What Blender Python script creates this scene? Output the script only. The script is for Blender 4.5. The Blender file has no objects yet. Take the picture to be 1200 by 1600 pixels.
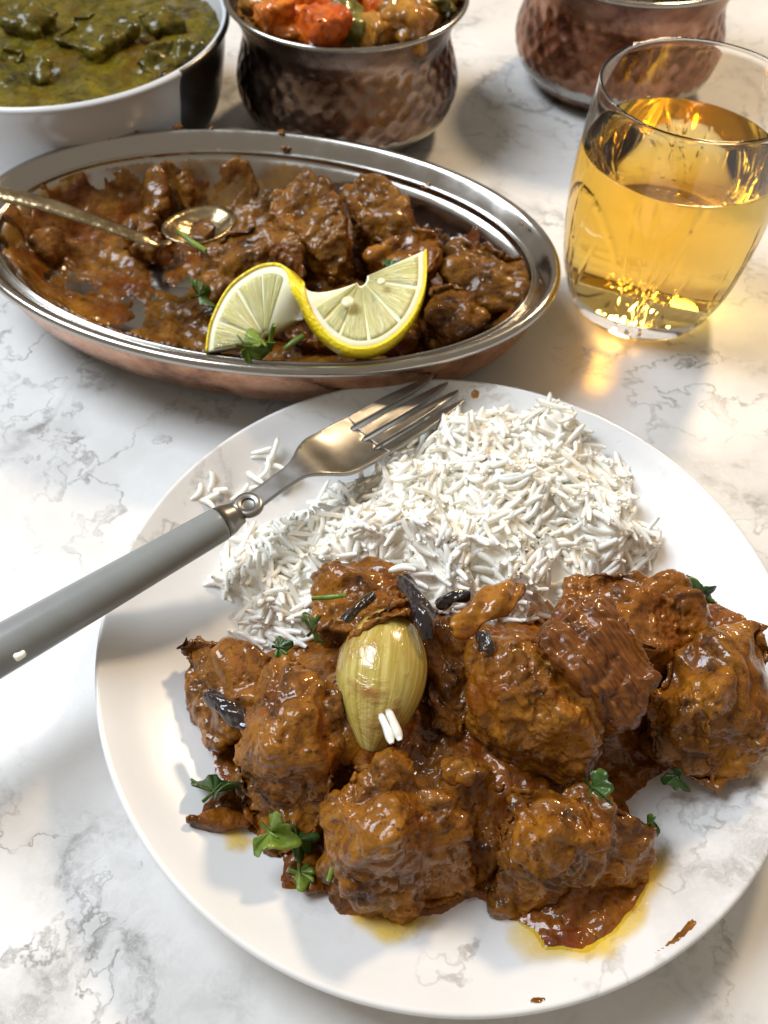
import bpy, bmesh, math, random
import numpy as np
from mathutils import Vector, Matrix, geometry

sc = bpy.context.scene
COL = sc.collection

# ------------------------------------------------------------------ camera
CAM_H, PITCH, ROLL, FPX = 0.293, math.radians(53), math.radians(2), 1400.0
_c, _s = math.cos(ROLL), math.sin(ROLL)
_R = Vector((1, 0, 0)); _U = Vector((0, math.sin(PITCH), math.cos(PITCH))); _D = Vector((0, math.cos(PITCH), -math.sin(PITCH)))
_X = _R * _c + _U * _s; _Y = -_R * _s + _U * _c
cam_data = bpy.data.cameras.new('camera'); cam = bpy.data.objects.new('camera', cam_data); COL.objects.link(cam)
cam_data.sensor_fit = 'HORIZONTAL'; cam_data.sensor_width = 36; cam_data.lens = 36 * FPX / 1200
cam_data.clip_start = 0.01; cam_data.clip_end = 50
cam.matrix_world = Matrix(((_X.x, _Y.x, -_D.x, 0), (_X.y, _Y.y, -_D.y, 0), (_X.z, _Y.z, -_D.z, CAM_H), (0, 0, 0, 1)))
cam_data.dof.use_dof = True; cam_data.dof.focus_distance = 0.285; cam_data.dof.aperture_fstop = 20
sc.camera = cam

# ------------------------------------------------------------------ light
w = bpy.data.worlds.new('World'); sc.world = w; w.use_nodes = True
bg = w.node_tree.nodes['Background']; bg.inputs[0].default_value = (0.95, 0.82, 0.66, 1); bg.inputs[1].default_value = 0.33
def area(name, loc, target, size, power, color, size_y=None):
    l = bpy.data.lights.new(name, 'AREA'); l.energy = power; l.color = color; l.size = size
    if size_y: l.shape = 'RECTANGLE'; l.size_y = size_y
    else: l.shape = 'DISK'
    o = bpy.data.objects.new(name, l); COL.objects.link(o); o.location = loc
    o.rotation_euler = (Vector(target) - Vector(loc)).to_track_quat('-Z', 'Y').to_euler()
    return o
area('warm_key_lamp', (0.60, 1.38, 1.12), (0.03, 0.3, 0), 0.20, 14.0, (1.0, 0.74, 0.45))
area('cool_window_lamp', (-0.76, 0.50, 1.10), (-0.10, 0.26, 0), 0.60, 21, (0.83, 0.91, 1.0), size_y=0.75)
sc.view_settings.view_transform = 'Standard'; sc.view_settings.look = 'None'
sc.view_settings.exposure = 0.08; sc.view_settings.gamma = 1.0; sc.view_settings.use_curve_mapping = False
sc.render.engine = 'CYCLES'
sc.cycles.use_denoising = True
sc.cycles.caustics_refractive = True; sc.cycles.caustics_reflective = False
sc.cycles.blur_glossy = 0.3; sc.cycles.max_bounces = 12; sc.cycles.transmission_bounces = 12
sc.cycles.transparent_max_bounces = 12; sc.cycles.sample_clamp_indirect = 0.0; sc.cycles.diffuse_bounces = 7; sc.cycles.use_adaptive_sampling = False

# ------------------------------------------------------------------ helpers
def at(px, py, z=0.0):
    """Point on the level plane z that the photograph's pixel (1200 x 1600) looks at."""
    u = (px - 600) / FPX; v = -(py - 800) / FPX
    d = _X * u + _Y * v + _D
    return Vector((0, 0, CAM_H)) + d * ((CAM_H - z) / -d.z)

WL = {}
def wloc(o): return WL.get(o.name, Vector((0, 0, 0))) if o else Vector((0, 0, 0))
def link(o, parent=None, loc=None):
    COL.objects.link(o)
    if parent: o.parent = parent
    return o
def tag(o, label=None, cat=None, group=None, kind=None):
    if label: o['label'] = label
    if cat: o['category'] = cat
    if group: o['group'] = group
    if kind: o['kind'] = kind
    return o
def thing(name, label, cat, loc, group=None):
    o = bpy.data.objects.new(name, None); COL.objects.link(o); o.location = loc; o.empty_display_size = 0.01
    WL[o.name] = Vector(loc)
    return tag(o, label, cat, group)
def put(name, me, mat, parent=None, origin=None):
    """Link mesh data (in world coordinates) as one object, origin at its parent's base or at `origin`."""
    base = wloc(parent); org = Vector(origin) if origin is not None else base
    n = len(me.vertices); a = np.empty(n * 3, np.float32); me.vertices.foreach_get('co', a)
    a = (a.reshape(-1, 3) - np.array(org, np.float32)).astype(np.float32); me.vertices.foreach_set('co', a.ravel()); me.update()
    if mat is not None: me.materials.clear(); me.materials.append(mat)
    o = bpy.data.objects.new(name, me); COL.objects.link(o)
    if parent: o.parent = parent
    o.location = org - base; WL[o.name] = org
    return o
def mesh(verts, faces, smooth=True, name='m'):
    me = bpy.data.meshes.new(name)
    me.from_pydata([tuple(v) for v in verts], [], [tuple(f) for f in faces]); me.validate(); me.update()
    if smooth: me.polygons.foreach_set('use_smooth', [True] * len(me.polygons))
    return me
def grid_faces(nu, nv, close_u=False, close_v=False, off=0):
    f = []
    for i in range(nu if close_u else nu - 1):
        for j in range(nv if close_v else nv - 1):
            a = i * nv + j; b = ((i + 1) % nu) * nv + j; c = ((i + 1) % nu) * nv + (j + 1) % nv; d = i * nv + (j + 1) % nv
            f.append((a + off, b + off, c + off, d + off))
    return f
def smooth_profile(pts, n=6):
    """Catmull-Rom through profile points."""
    P = [np.array(p, float) for p in pts]; out = []
    for i in range(len(P) - 1):
        p0 = P[max(i - 1, 0)]; p1 = P[i]; p2 = P[i + 1]; p3 = P[min(i + 2, len(P) - 1)]
        for k in range(n):
            t = k / n
            out.append(0.5 * ((2 * p1) + (-p0 + p2) * t + (2 * p0 - 5 * p1 + 4 * p2 - p3) * t * t + (-p0 + 3 * p1 - 3 * p2 + p3) * t ** 3))
    out.append(P[-1]); return out
def lathe(profile, c, n=96, fn=None):
    """Revolve (r, z) about a vertical axis at c; fn(theta, r, z) -> (r, z) may dent it."""
    V = []; 
    for i in range(n):
        th = 2 * math.pi * i / n
        for r, z in profile:
            if fn: r, z = fn(th, r, z)
            V.append((c[0] + r * math.cos(th), c[1] + r * math.sin(th), c[2] + z))
    return V, grid_faces(n, len(profile), close_u=True)
def tube(path, radii, n=12, flat=1.0, up=Vector((0, 0, 1)), caps=True):
    V = []; F = []; path = [Vector(p) for p in path]
    for i, p in enumerate(path):
        t = (path[min(i + 1, len(path) - 1)] - path[max(i - 1, 0)]).normalized()
        s = t.cross(up).normalized(); q = s.cross(t)
        for k in range(n):
            a = 2 * math.pi * k / n
            V.append(p + s * math.cos(a) * radii[i] + q * math.sin(a) * radii[i] * flat)
    F = [tuple(reversed(f)) for f in grid_faces(len(path), n, close_v=True)]
    if caps:
        F.append(tuple(range(n))); F.append(tuple(reversed(range((len(path) - 1) * n, len(path) * n))))
    return V, F

# numpy gradient noise
_rng = np.random.RandomState(7); _perm = _rng.permutation(512).astype(np.int64); _g = _rng.normal(size=(512, 3)); _g /= np.linalg.norm(_g, axis=1)[:, None]
def pn(P, seed=0):
    P = np.asarray(P, float) + seed * 17.37
    i = np.floor(P).astype(np.int64); f = P - i; u = f * f * f * (f * (f * 6 - 15) + 10); tot = 0
    for dx in (0, 1):
        for dy in (0, 1):
            for dz in (0, 1):
                h = _perm[(_perm[(_perm[(i[:, 0] + dx) & 511] + i[:, 1] + dy) & 511] + i[:, 2] + dz) & 511]
                dot = (_g[h] * (f - np.array([dx, dy, dz]))).sum(1)
                tot = tot + dot * (u[:, 0] if dx else 1 - u[:, 0]) * (u[:, 1] if dy else 1 - u[:, 1]) * (u[:, 2] if dz else 1 - u[:, 2])
    return tot * 1.6
def fbm(P, freq, octv=3, seed=0, gain=0.5):
    t = 0; a = 1
    for k in range(octv): t = t + a * pn(np.asarray(P) * freq * 2 ** k, seed + k * 3); a *= gain
    return t
def poly_dist(x, y, poly):
    """Signed distance (inside positive) of points to a polygon."""
    p = np.array(poly)[:, :2]; d = np.full(x.shape, 1e9); ins = np.zeros(x.shape, bool)
    for i in range(len(p)):
        a = p[i]; b = p[(i + 1) % len(p)]; e = b - a
        t = np.clip(((x - a[0]) * e[0] + (y - a[1]) * e[1]) / (e @ e), 0, 1)
        d = np.minimum(d, np.hypot(x - a[0] - t * e[0], y - a[1] - t * e[1]))
        cond = ((a[1] > y) != (b[1] > y)); xi = (b[0] - a[0]) * (y - a[1]) / (b[1] - a[1] + 1e-12) + a[0]
        ins ^= cond & (x < xi)
    return np.where(ins, d, -d)
def sstep(x, a, b):
    t = np.clip((x - a) / (b - a), 0, 1); return t * t * (3 - 2 * t)
def vco(me):
    a = np.empty(len(me.vertices) * 3, np.float32); me.vertices.foreach_get('co', a); return a.reshape(-1, 3).astype(float)
def vno(me):
    a = np.empty(len(me.vertices) * 3, np.float32); me.vertex_normals.foreach_get('vector', a); return a.reshape(-1, 3).astype(float)
def setco(me, a):
    me.vertices.foreach_set('co', a.astype(np.float32).ravel()); me.update()
def evaluated(me, mods):
    o = bpy.data.objects.new('tmp', me); COL.objects.link(o)
    for typ, kw in mods:
        m = o.modifiers.new('m', typ)
        for k, v in kw.items(): setattr(m, k, v)
    dg = bpy.context.evaluated_depsgraph_get(); dg.update()
    r = bpy.data.meshes.new_from_object(o.evaluated_get(dg))
    bpy.data.objects.remove(o); return r
def solid(me, th, extra=()):
    return evaluated(me, [('SOLIDIFY', dict(thickness=th, offset=0.0))] + list(extra))
def height_field(x0, x1, y0, y1, step, top, bottom):
    """Sheet over a rectangle: top(x, y) -> z, kept where top is above bottom(x, y)."""
    nx = int((x1 - x0) / step) + 1; ny = int((y1 - y0) / step) + 1
    X, Y = np.meshgrid(np.linspace(x0, x1, nx), np.linspace(y0, y1, ny), indexing='ij'); x = X.ravel(); y = Y.ravel()
    zt = top(x, y); zb = bottom(x, y); keep = zt > zb - 0.0002
    idx = np.arange(nx * ny).reshape(nx, ny)
    q = np.stack([idx[:-1, :-1], idx[1:, :-1], idx[1:, 1:], idx[:-1, 1:]], -1).reshape(-1, 4)
    q = q[keep[q].any(1)]
    used = np.unique(q); mp = np.full(nx * ny, -1); mp[used] = np.arange(len(used))
    z = np.where(keep, zt, zb - 0.0006)
    return mesh(np.stack([x, y, z], 1)[used].tolist(), mp[q].tolist())

# ------------------------------------------------------------------ materials
def M(name, build):
    m = bpy.data.materials.new(name); m.use_nodes = True; nt = m.node_tree
    build(nt, nt.nodes['Principled BSDF'], nt.nodes['Material Output']); return m
def N(nt, t, **kw):
    n = nt.nodes.new(t)
    for k, v in kw.items():
        if k.startswith('i_'): n.inputs[int(k[2:])].default_value = v
        else: setattr(n, k, v)
    return n
def coords(nt, kind='Object', scale=(1, 1, 1)):
    tc = N(nt, 'ShaderNodeTexCoord'); mp = N(nt, 'ShaderNodeMapping'); mp.inputs['Scale'].default_value = scale
    nt.links.new(tc.outputs[kind], mp.inputs[0]); return mp.outputs[0]
def noise(nt, co, scale, detail=4, rough=0.55, dist=0.0):
    n = N(nt, 'ShaderNodeTexNoise'); n.inputs['Scale'].default_value = scale; n.inputs['Detail'].default_value = detail
    n.inputs['Roughness'].default_value = rough; n.inputs['Distortion'].default_value = dist
    nt.links.new(co, n.inputs['Vector']); return n.outputs['Fac']
def ramp(nt, fac, stops, interp='LINEAR'):
    r = N(nt, 'ShaderNodeValToRGB'); r.color_ramp.interpolation = interp; el = r.color_ramp.elements
    while len(el) < len(stops): el.new(0.5)
    for e, (p, c) in zip(el, stops):
        e.position = p; e.color = (c, c, c, 1) if isinstance(c, (int, float)) else (*c, 1)
    nt.links.new(fac, r.inputs[0]); return r.outputs[0]
def mix(nt, fac, a, b, mode='MIX'):
    m = N(nt, 'ShaderNodeMix', data_type='RGBA', blend_type=mode)
    for s, v in ((0, fac), (6, a), (7, b)):
        if isinstance(v, bpy.types.NodeSocket): nt.links.new(v, m.inputs[s])
        elif isinstance(v, (int, float)): m.inputs[s].default_value = v
        else: m.inputs[s].default_value = (*v, 1)
    return m.outputs[2]
def bump(nt, h, strength, dist, prev=None):
    b = N(nt, 'ShaderNodeBump'); b.inputs['Strength'].default_value = strength; b.inputs['Distance'].default_value = dist
    nt.links.new(h, b.inputs['Height'])
    if prev: nt.links.new(prev, b.inputs['Normal'])
    return b.outputs[0]
def setp(nt, b, **kw):
    names = dict(col='Base Color', rough='Roughness', metal='Metallic', spec='Specular IOR Level', coat='Coat Weight', coatr='Coat Roughness',
                 sss='Subsurface Weight', sssr='Subsurface Radius', ssss='Subsurface Scale', trans='Transmission Weight', ior='IOR', normal='Normal', alpha='Alpha')
    for k, v in kw.items():
        i = b.inputs[names[k]]
        if isinstance(v, bpy.types.NodeSocket): nt.links.new(v, i)
        elif isinstance(v, tuple) and len(v) == 3 and k != 'sssr': i.default_value = (*v, 1)
        else: i.default_value = v

def veined(nt, co, s, base, vein_col, cloud_col, strength=1.0):
    warp = N(nt, 'ShaderNodeTexNoise'); warp.inputs['Scale'].default_value = 9 * s; warp.inputs['Detail'].default_value = 6; warp.inputs['Roughness'].default_value = 0.62
    nt.links.new(co, warp.inputs['Vector'])
    mv = N(nt, 'ShaderNodeVectorMath', operation='MULTIPLY_ADD'); nt.links.new(warp.outputs['Color'], mv.inputs[0]); mv.inputs[1].default_value = (0.10 / s,) * 3
    nt.links.new(co, mv.inputs[2])
    v1 = noise(nt, mv.outputs[0], 4.2 * s, 3, 0.5)
    r1 = ramp(nt, v1, [(0.452, 0.0), (0.488, 0.34), (0.497, 0.85), (0.504, 0.85), (0.513, 0.34), (0.552, 0.0)])
    v2 = noise(nt, mv.outputs[0], 11 * s, 4, 0.6)
    r2 = ramp(nt, v2, [(0.486, 0.0), (0.499, 0.8), (0.503, 0.8), (0.520, 0.0)])
    gate = ramp(nt, noise(nt, co, 6 * s, 4, 0.6), [(0.44, 0.0), (0.62, 1.0)])
    fine = ramp(nt, noise(nt, mv.outputs[0], 75 * s, 6, 0.75), [(0.36, 0.22), (0.60, 1.0)])
    a = mix(nt, 1.0, r1, r2, 'LIGHTEN'); a = mix(nt, 1.0, a, gate, 'MULTIPLY'); a = mix(nt, 1.0, a, fine, 'MULTIPLY'); a = mix(nt, 1.0, a, (strength,) * 3, 'MULTIPLY')
    cl = ramp(nt, noise(nt, mv.outputs[0], 6 * s, 6, 0.65), [(0.38, 0.0), (0.72, 1.0)])
    return mix(nt, a, mix(nt, cl, base, cloud_col), vein_col)
def m_table(nt, b, o):
    co = coords(nt)
    c = veined(nt, co, 1.7, (0.79, 0.78, 0.765), (0.13, 0.115, 0.10), (0.62, 0.605, 0.585), 1.0)
    h = noise(nt, co, 700, 3, 0.6)
    setp(nt, b, col=c, rough=ramp(nt, noise(nt, co, 30, 4), [(0.3, 0.36), (0.7, 0.48)]), spec=0.45, normal=bump(nt, h, 0.12, 0.0004))
def m_plate(nt, b, o):
    co = coords(nt)
    c = veined(nt, co, 1.25, (0.80, 0.80, 0.795), (0.34, 0.31, 0.28), (0.72, 0.71, 0.70), 1.0)
    setp(nt, b, col=c, rough=ramp(nt, noise(nt, co, 45, 4), [(0.3, 0.17), (0.7, 0.26)]), spec=0.5)
TABLE = M('marble_laminate', m_table); PLATE = M('marble_melamine', m_plate)

def curry(light, mid, dark, wet=0.2, sc_=1.0, fine=1.0, cw=1.0):
    def f(nt, b, o):
        co = coords(nt)
        n1 = noise(nt, co, 48 * sc_, 6, 0.66, 0.8); n2 = noise(nt, co, 190 * sc_, 5, 0.68)
        c = ramp(nt, n1, [(0.34, dark), (0.48, mid), (0.66, light)])
        c = mix(nt, ramp(nt, n2, [(0.46, 0.0), (0.72, 0.6)]), c, light)
        c = mix(nt, ramp(nt, noise(nt, co, 420 * sc_, 3, 0.6), [(0.58, 0.0), (0.70, 0.8)]), c, dark)
        oil = ramp(nt, noise(nt, co, 34 * sc_, 4, 0.6, 0.5), [(0.50, 0.0), (0.66, 0.8)])
        c = mix(nt, oil, c, (mid[0] * 0.95, mid[1] * 0.52, mid[2] * 0.35))
        w_ = noise(nt, co, 70 * sc_, 5, 0.62, 0.4)
        rg = ramp(nt, w_, [(0.38, wet * 0.9), (0.62, wet * 2.2)])
        nb = bump(nt, noise(nt, co, 330 * sc_, 5, 0.62), 0.7 * fine, 0.0014)
        nb = bump(nt, noise(nt, co, 1100 * sc_, 2, 0.5), 0.2 * fine, 0.0005, nb)
        cb = bump(nt, noise(nt, co, 190 * sc_, 3, 0.5), 0.5 * fine, 0.0016)
        setp(nt, b, col=c, rough=rg, spec=0.10, normal=nb, coat=ramp(nt, w_, [(0.44, cw), (0.60, 0.18 * cw)]), coatr=0.03)
        b.inputs['Coat IOR'].default_value = 1.48
        nt.links.new(cb, b.inputs['Coat Normal'])
    return f
CURRY = M('brown_curry_sauce', curry((0.38, 0.152, 0.014), (0.190, 0.066, 0.006), (0.032, 0.009, 0.0015)))
CURRY_RED = M('red_brown_curry_sauce', curry((0.34, 0.125, 0.010), (0.18, 0.055, 0.004), (0.030, 0.008, 0.0015)))
CURRY_DISH = M('dark_curry_sauce', curry((0.29, 0.122, 0.012), (0.135, 0.050, 0.005), (0.022, 0.008, 0.0015), 0.2, 1.0, 1.0, 0.7))
CURRY_GREEN = M('green_spinach_sauce', curry((0.17, 0.125, 0.008), (0.080, 0.064, 0.004), (0.016, 0.014, 0.002), 0.2, 1.0, 0.7, 0.55))
VEG_ORANGE = M('orange_vegetable', curry((0.72, 0.26, 0.02), (0.60, 0.15, 0.010), (0.26, 0.055, 0.006), 0.16, 0.8, 0.6))
VEG_RED = M('red_vegetable', curry((0.66, 0.17, 0.014), (0.50, 0.085, 0.007), (0.20, 0.03, 0.004), 0.15, 0.8, 0.6))
VEG_OCHRE = M('ochre_vegetable', curry((0.55, 0.28, 0.04), (0.36, 0.15, 0.018), (0.14, 0.05, 0.008), 0.18, 0.7, 0.5))
VEG_GREEN = M('green_vegetable', curry((0.26, 0.24, 0.03), (0.12, 0.11, 0.016), (0.05, 0.04, 0.008), 0.18, 0.7, 0.5))
def m_fibre(nt, b, o):
    tc = N(nt, 'ShaderNodeTexCoord'); mp = N(nt, 'ShaderNodeMapping'); fv = at(1000, 1120, .035) - at(870, 945, .05); mp.inputs['Rotation'].default_value = (0, 0, -math.atan2(fv.y, fv.x))
    nt.links.new(tc.outputs['Object'], mp.inputs[0]); m2 = N(nt, 'ShaderNodeMapping'); m2.inputs['Scale'].default_value = (22, 330, 130); nt.links.new(mp.outputs[0], m2.inputs[0]); co = m2.outputs[0]
    n = noise(nt, co, 2.2, 4, 0.6, 0.5)
    c = ramp(nt, n, [(0.3, (0.050, 0.014, 0.003)), (0.5, (0.15, 0.045, 0.006)), (0.7, (0.25, 0.085, 0.010))])
    setp(nt, b, col=c, rough=0.35, spec=0.25, coat=0.45, coatr=0.08, normal=bump(nt, n, 0.8, 0.0010))
FIBRE = M('stringy_meat', m_fibre)

def m_rice(nt, b, o):
    oi = N(nt, 'ShaderNodeObjectInfo'); co = coords(nt)
    c = ramp(nt, noise(nt, co, 60, 3), [(0.35, (0.90, 0.875, 0.79)), (0.7, (0.94, 0.925, 0.87))])
    c = mix(nt, ramp(nt, noise(nt, coords(nt, 'Object'), 35, 2), [(0.66, 0.0), (0.80, 0.5)]), c, (0.80, 0.66, 0.33))
    tl = N(nt, 'ShaderNodeBsdfTranslucent'); tl.inputs[0].default_value = (0.95, 0.92, 0.84, 1); mx = N(nt, 'ShaderNodeMixShader'); mx.inputs[0].default_value = 0.0
    nt.links.new(b.outputs[0], mx.inputs[1]); nt.links.new(tl.outputs[0], mx.inputs[2]); nt.links.new(mx.outputs[0], o.inputs[0])
    setp(nt, b, col=c, rough=0.27, spec=0.5, normal=bump(nt, noise(nt, co, 900, 2), 0.12, 0.0003))
RICE = M('cooked_rice', m_rice)
def m_rice_top(nt, b, o):
    m_rice(nt, b, o); setp(nt, b, sss=0.6, sssr=(0.0018, 0.0016, 0.0012), ssss=1.0)
RICE_TOP = M('translucent_cooked_rice', m_rice_top)
STEEL = M('polished_steel', lambda nt, b, o: setp(nt, b, col=(0.44, 0.42, 0.39), metal=1.0, rough=ramp(nt, noise(nt, coords(nt), 60, 4), [(0.3, 0.12), (0.7, 0.24)]), normal=bump(nt, noise(nt, coords(nt), 90, 2), 0.05, 0.001)))
FORK = M('brushed_steel', lambda nt, b, o: setp(nt, b, col=(0.25, 0.24, 0.225), metal=1.0, rough=ramp(nt, noise(nt, coords(nt), 160, 4), [(0.3, 0.30), (0.7, 0.40)])))
def m_copper(a, c2, c3):
    def f(nt, b, o):
        co = coords(nt); n = noise(nt, co, 45, 5, 0.65, 0.3)
        c = ramp(nt, n, [(0.32, c3), (0.5, c2), (0.68, a)])
        setp(nt, b, col=c, metal=1.0, rough=ramp(nt, noise(nt, co, 80, 4), [(0.3, 0.20), (0.7, 0.38)]), normal=bump(nt, noise(nt, co, 130, 3), 0.15, 0.001))
    return f
COPPER = M('copper', m_copper((0.72, 0.40, 0.25), (0.52, 0.26, 0.15), (0.22, 0.10, 0.06)))
POT_COPPER = M('dark_copper', m_copper((0.42, 0.235, 0.155), (0.28, 0.138, 0.088), (0.10, 0.045, 0.03)))
BRONZE = M('tarnished_copper', m_copper((0.36, 0.26, 0.20), (0.25, 0.165, 0.12), (0.10, 0.06, 0.042)))
BRASS = M('hammered_brass', lambda nt, b, o: setp(nt, b, col=ramp(nt, noise(nt, coords(nt), 90, 3), [(0.3, (0.24, 0.17, 0.085)), (0.7, (0.46, 0.37, 0.23))]), metal=1.0, rough=0.27, normal=bump(nt, noise(nt, coords(nt), 260, 1), 0.45, 0.0010)))
GREY = M('grey_plastic', lambda nt, b, o: setp(nt, b, col=ramp(nt, noise(nt, coords(nt), 60, 4), [(0.3, (0.215, 0.232, 0.235)), (0.7, (0.255, 0.272, 0.275))]), rough=0.26, spec=0.45, normal=bump(nt, noise(nt, coords(nt), 1800, 2), 0.08, 0.0003)))
WHITE_GLAZE = M('white_glaze', lambda nt, b, o: setp(nt, b, col=ramp(nt, noise(nt, coords(nt), 12, 4), [(0.3, (0.62, 0.64, 0.68)), (0.7, (0.67, 0.69, 0.72))]), rough=0.2, spec=0.5))
DARK_BROWN = M('dark_brown_section', lambda nt, b, o: setp(nt, b, col=ramp(nt, noise(nt, coords(nt), 30, 4), [(0.3, (0.018, 0.012, 0.009)), (0.7, (0.04, 0.027, 0.02))]), rough=0.25, spec=0.5))
def m_glass(nt, b, o):
    setp(nt, b, col=(0.99, 0.99, 0.985), trans=1.0, ior=1.47, rough=0.0)
GLASS = M('clear_glass', m_glass)
def m_drink(nt, b, o):
    # air above the level, glass behind the wall: the refractive index is that of drink against each
    tc = N(nt, 'ShaderNodeTexCoord'); sp = N(nt, 'ShaderNodeSeparateXYZ'); nt.links.new(tc.outputs['Object'], sp.inputs[0])
    gt = N(nt, 'ShaderNodeMath', operation='GREATER_THAN'); nt.links.new(sp.outputs[2], gt.inputs[0]); gt.inputs[1].default_value = LV - DRINK_Z - .0006
    mr = N(nt, 'ShaderNodeMath', operation='MULTIPLY_ADD'); nt.links.new(gt.outputs[0], mr.inputs[0]); mr.inputs[1].default_value = 1.34 - 1.34 / 1.47; mr.inputs[2].default_value = 1.34 / 1.47
    g = N(nt, 'ShaderNodeBsdfGlass'); g.inputs['Color'].default_value = (1, 1, 1, 1); g.inputs['Roughness'].default_value = 0.0
    nt.links.new(mr.outputs[0], g.inputs['IOR']); nt.links.new(g.outputs[0], o.inputs['Surface'])
    va = N(nt, 'ShaderNodeVolumeAbsorption'); va.inputs['Color'].default_value = (0.970, 0.78, 0.03, 1); va.inputs['Density'].default_value = 31.0
    nt.links.new(va.outputs[0], o.inputs['Volume'])
LV, DRINK_Z = .0805, .0098
DRINK = M('amber_drink', m_drink)
def m_leaf(c1, c2):
    def f(nt, b, o):
        co = coords(nt)
        setp(nt, b, col=ramp(nt, noise(nt, co, 160, 4), [(0.35, c1), (0.65, c2)]), rough=0.3, spec=0.5, sss=0.15, sssr=(0.001, 0.002, 0.0005), ssss=0.5,
             normal=bump(nt, noise(nt, co, 420, 3), 0.5, 0.0008))
    return f
LEAF = M('coriander_leaf', m_leaf((0.085, 0.16, 0.015), (0.21, 0.29, 0.04)))
LEAF_DARK = M('wilted_coriander', m_leaf((0.018, 0.05, 0.010), (0.06, 0.12, 0.018)))
CHILI = M('dried_chili_skin', lambda nt, b, o: setp(nt, b, col=ramp(nt, noise(nt, coords(nt), 150, 3), [(0.3, (0.006, 0.005, 0.008)), (0.7, (0.022, 0.012, 0.012))]), rough=0.14, spec=0.6, coat=0.6, coatr=0.06, normal=bump(nt, noise(nt, coords(nt), 330, 3), 0.6, 0.0012)))
def m_onion(nt, b, o):
    uv = N(nt, 'ShaderNodeUVMap'); mp = N(nt, 'ShaderNodeMapping'); mp.inputs['Scale'].default_value = (46, 1.6, 1); nt.links.new(uv.outputs[0], mp.inputs[0])
    st = noise(nt, mp.outputs[0], 1.0, 3, 0.6)
    c = ramp(nt, st, [(0.33, (0.38, 0.27, 0.045)), (0.5, (0.52, 0.41, 0.10)), (0.68, (0.68, 0.58, 0.22))])
    co = coords(nt)
    s = ramp(nt, noise(nt, co, 62, 5, 0.6, 0.4), [(0.52, 0.0), (0.70, 0.85)])
    c = mix(nt, s, c, (0.27, 0.085, 0.012))
    c = mix(nt, ramp(nt, noise(nt, co, 30, 3), [(0.42, 0.0), (0.70, 0.6)]), c, (0.36, 0.19, 0.02))
    setp(nt, b, col=c, rough=0.17, spec=0.55, coat=0.6, coatr=0.07, sss=0.3, sssr=(0.004, 0.003, 0.001), ssss=0.8, normal=bump(nt, st, 0.35, 0.0006, bump(nt, s, 0.7, 0.0008)))
ONION = M('shallot_flesh', m_onion)
PETAL = M('soft_onion_petal', curry((0.46, 0.20, 0.024), (0.31, 0.115, 0.012), (0.10, 0.028, 0.004), 0.16, 0.8, 0.8))
PEEL = M('lemon_peel', lambda nt, b, o: setp(nt, b, col=ramp(nt, noise(nt, coords(nt), 50, 3), [(0.3, (0.88, 0.64, 0.008)), (0.7, (0.94, 0.76, 0.015))]), rough=0.33, sss=0.15, sssr=(0.002, 0.0015, 0.0003), ssss=0.6, normal=bump(nt, noise(nt, coords(nt), 620, 1), 0.8, 0.0009)))
PITH = M('lemon_pith', lambda nt, b, o: setp(nt, b, col=ramp(nt, noise(nt, coords(nt), 220, 3), [(0.3, (0.88, 0.85, 0.55)), (0.7, (0.92, 0.91, 0.72))]), rough=0.5, sss=0.3, sssr=(0.003, 0.0025, 0.001), ssss=0.6))
def m_pulp(nt, b, o):
    uv = N(nt, 'ShaderNodeUVMap'); mp = N(nt, 'ShaderNodeMapping'); mp.inputs['Scale'].default_value = (60, 3.0, 1); nt.links.new(uv.outputs[0], mp.inputs[0])
    st = noise(nt, mp.outputs[0], 1.0, 3, 0.55, 1.2)
    c = ramp(nt, st, [(0.35, (0.74, 0.70, 0.24)), (0.52, (0.84, 0.81, 0.40)), (0.68, (0.94, 0.93, 0.68))])
    setp(nt, b, col=c, rough=0.13, spec=0.55, sss=0.2, sssr=(0.002, 0.002, 0.001), ssss=0.7, normal=bump(nt, st, 1.0, 0.0016))
PULP = M('lemon_pulp', m_pulp)
SEED = M('lemon_seed', lambda nt, b, o: setp(nt, b, col=(0.80, 0.76, 0.50), rough=0.3))
def oil_depth(nt):
    at_ = N(nt, 'ShaderNodeAttribute'); at_.attribute_name = 'film'; return at_.outputs['Fac']
def m_oil(nt, b, o):
    co = coords(nt); n = noise(nt, co, 160, 4, 0.6)
    setp(nt, b, col=ramp(nt, n, [(0.35, (0.84, 0.54, 0.03)), (0.60, (0.85, 0.62, 0.06)), (0.72, (0.60, 0.26, 0.02))]), rough=0.08, spec=0.6,
         alpha=mix(nt, 1.0, ramp(nt, noise(nt, co, 60, 4, 0.6, 0.2), [(0.30, 0.6), (0.60, 1.0)]), oil_depth(nt), 'MULTIPLY'))
OIL = M('yellow_curry_oil', m_oil)

# ------------------------------------------------------------------ table
bm = bmesh.new(); bmesh.ops.create_cube(bm, size=1, matrix=Matrix.Translation((0.0, 0.38, -0.015)) @ Matrix.Diagonal((1.7, 1.5, 0.03, 1)))
me = bpy.data.meshes.new('table'); bm.to_mesh(me); bm.free()
table = put('table_top', me, TABLE); tag(table, kind='structure', label='marble patterned table top')

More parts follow.
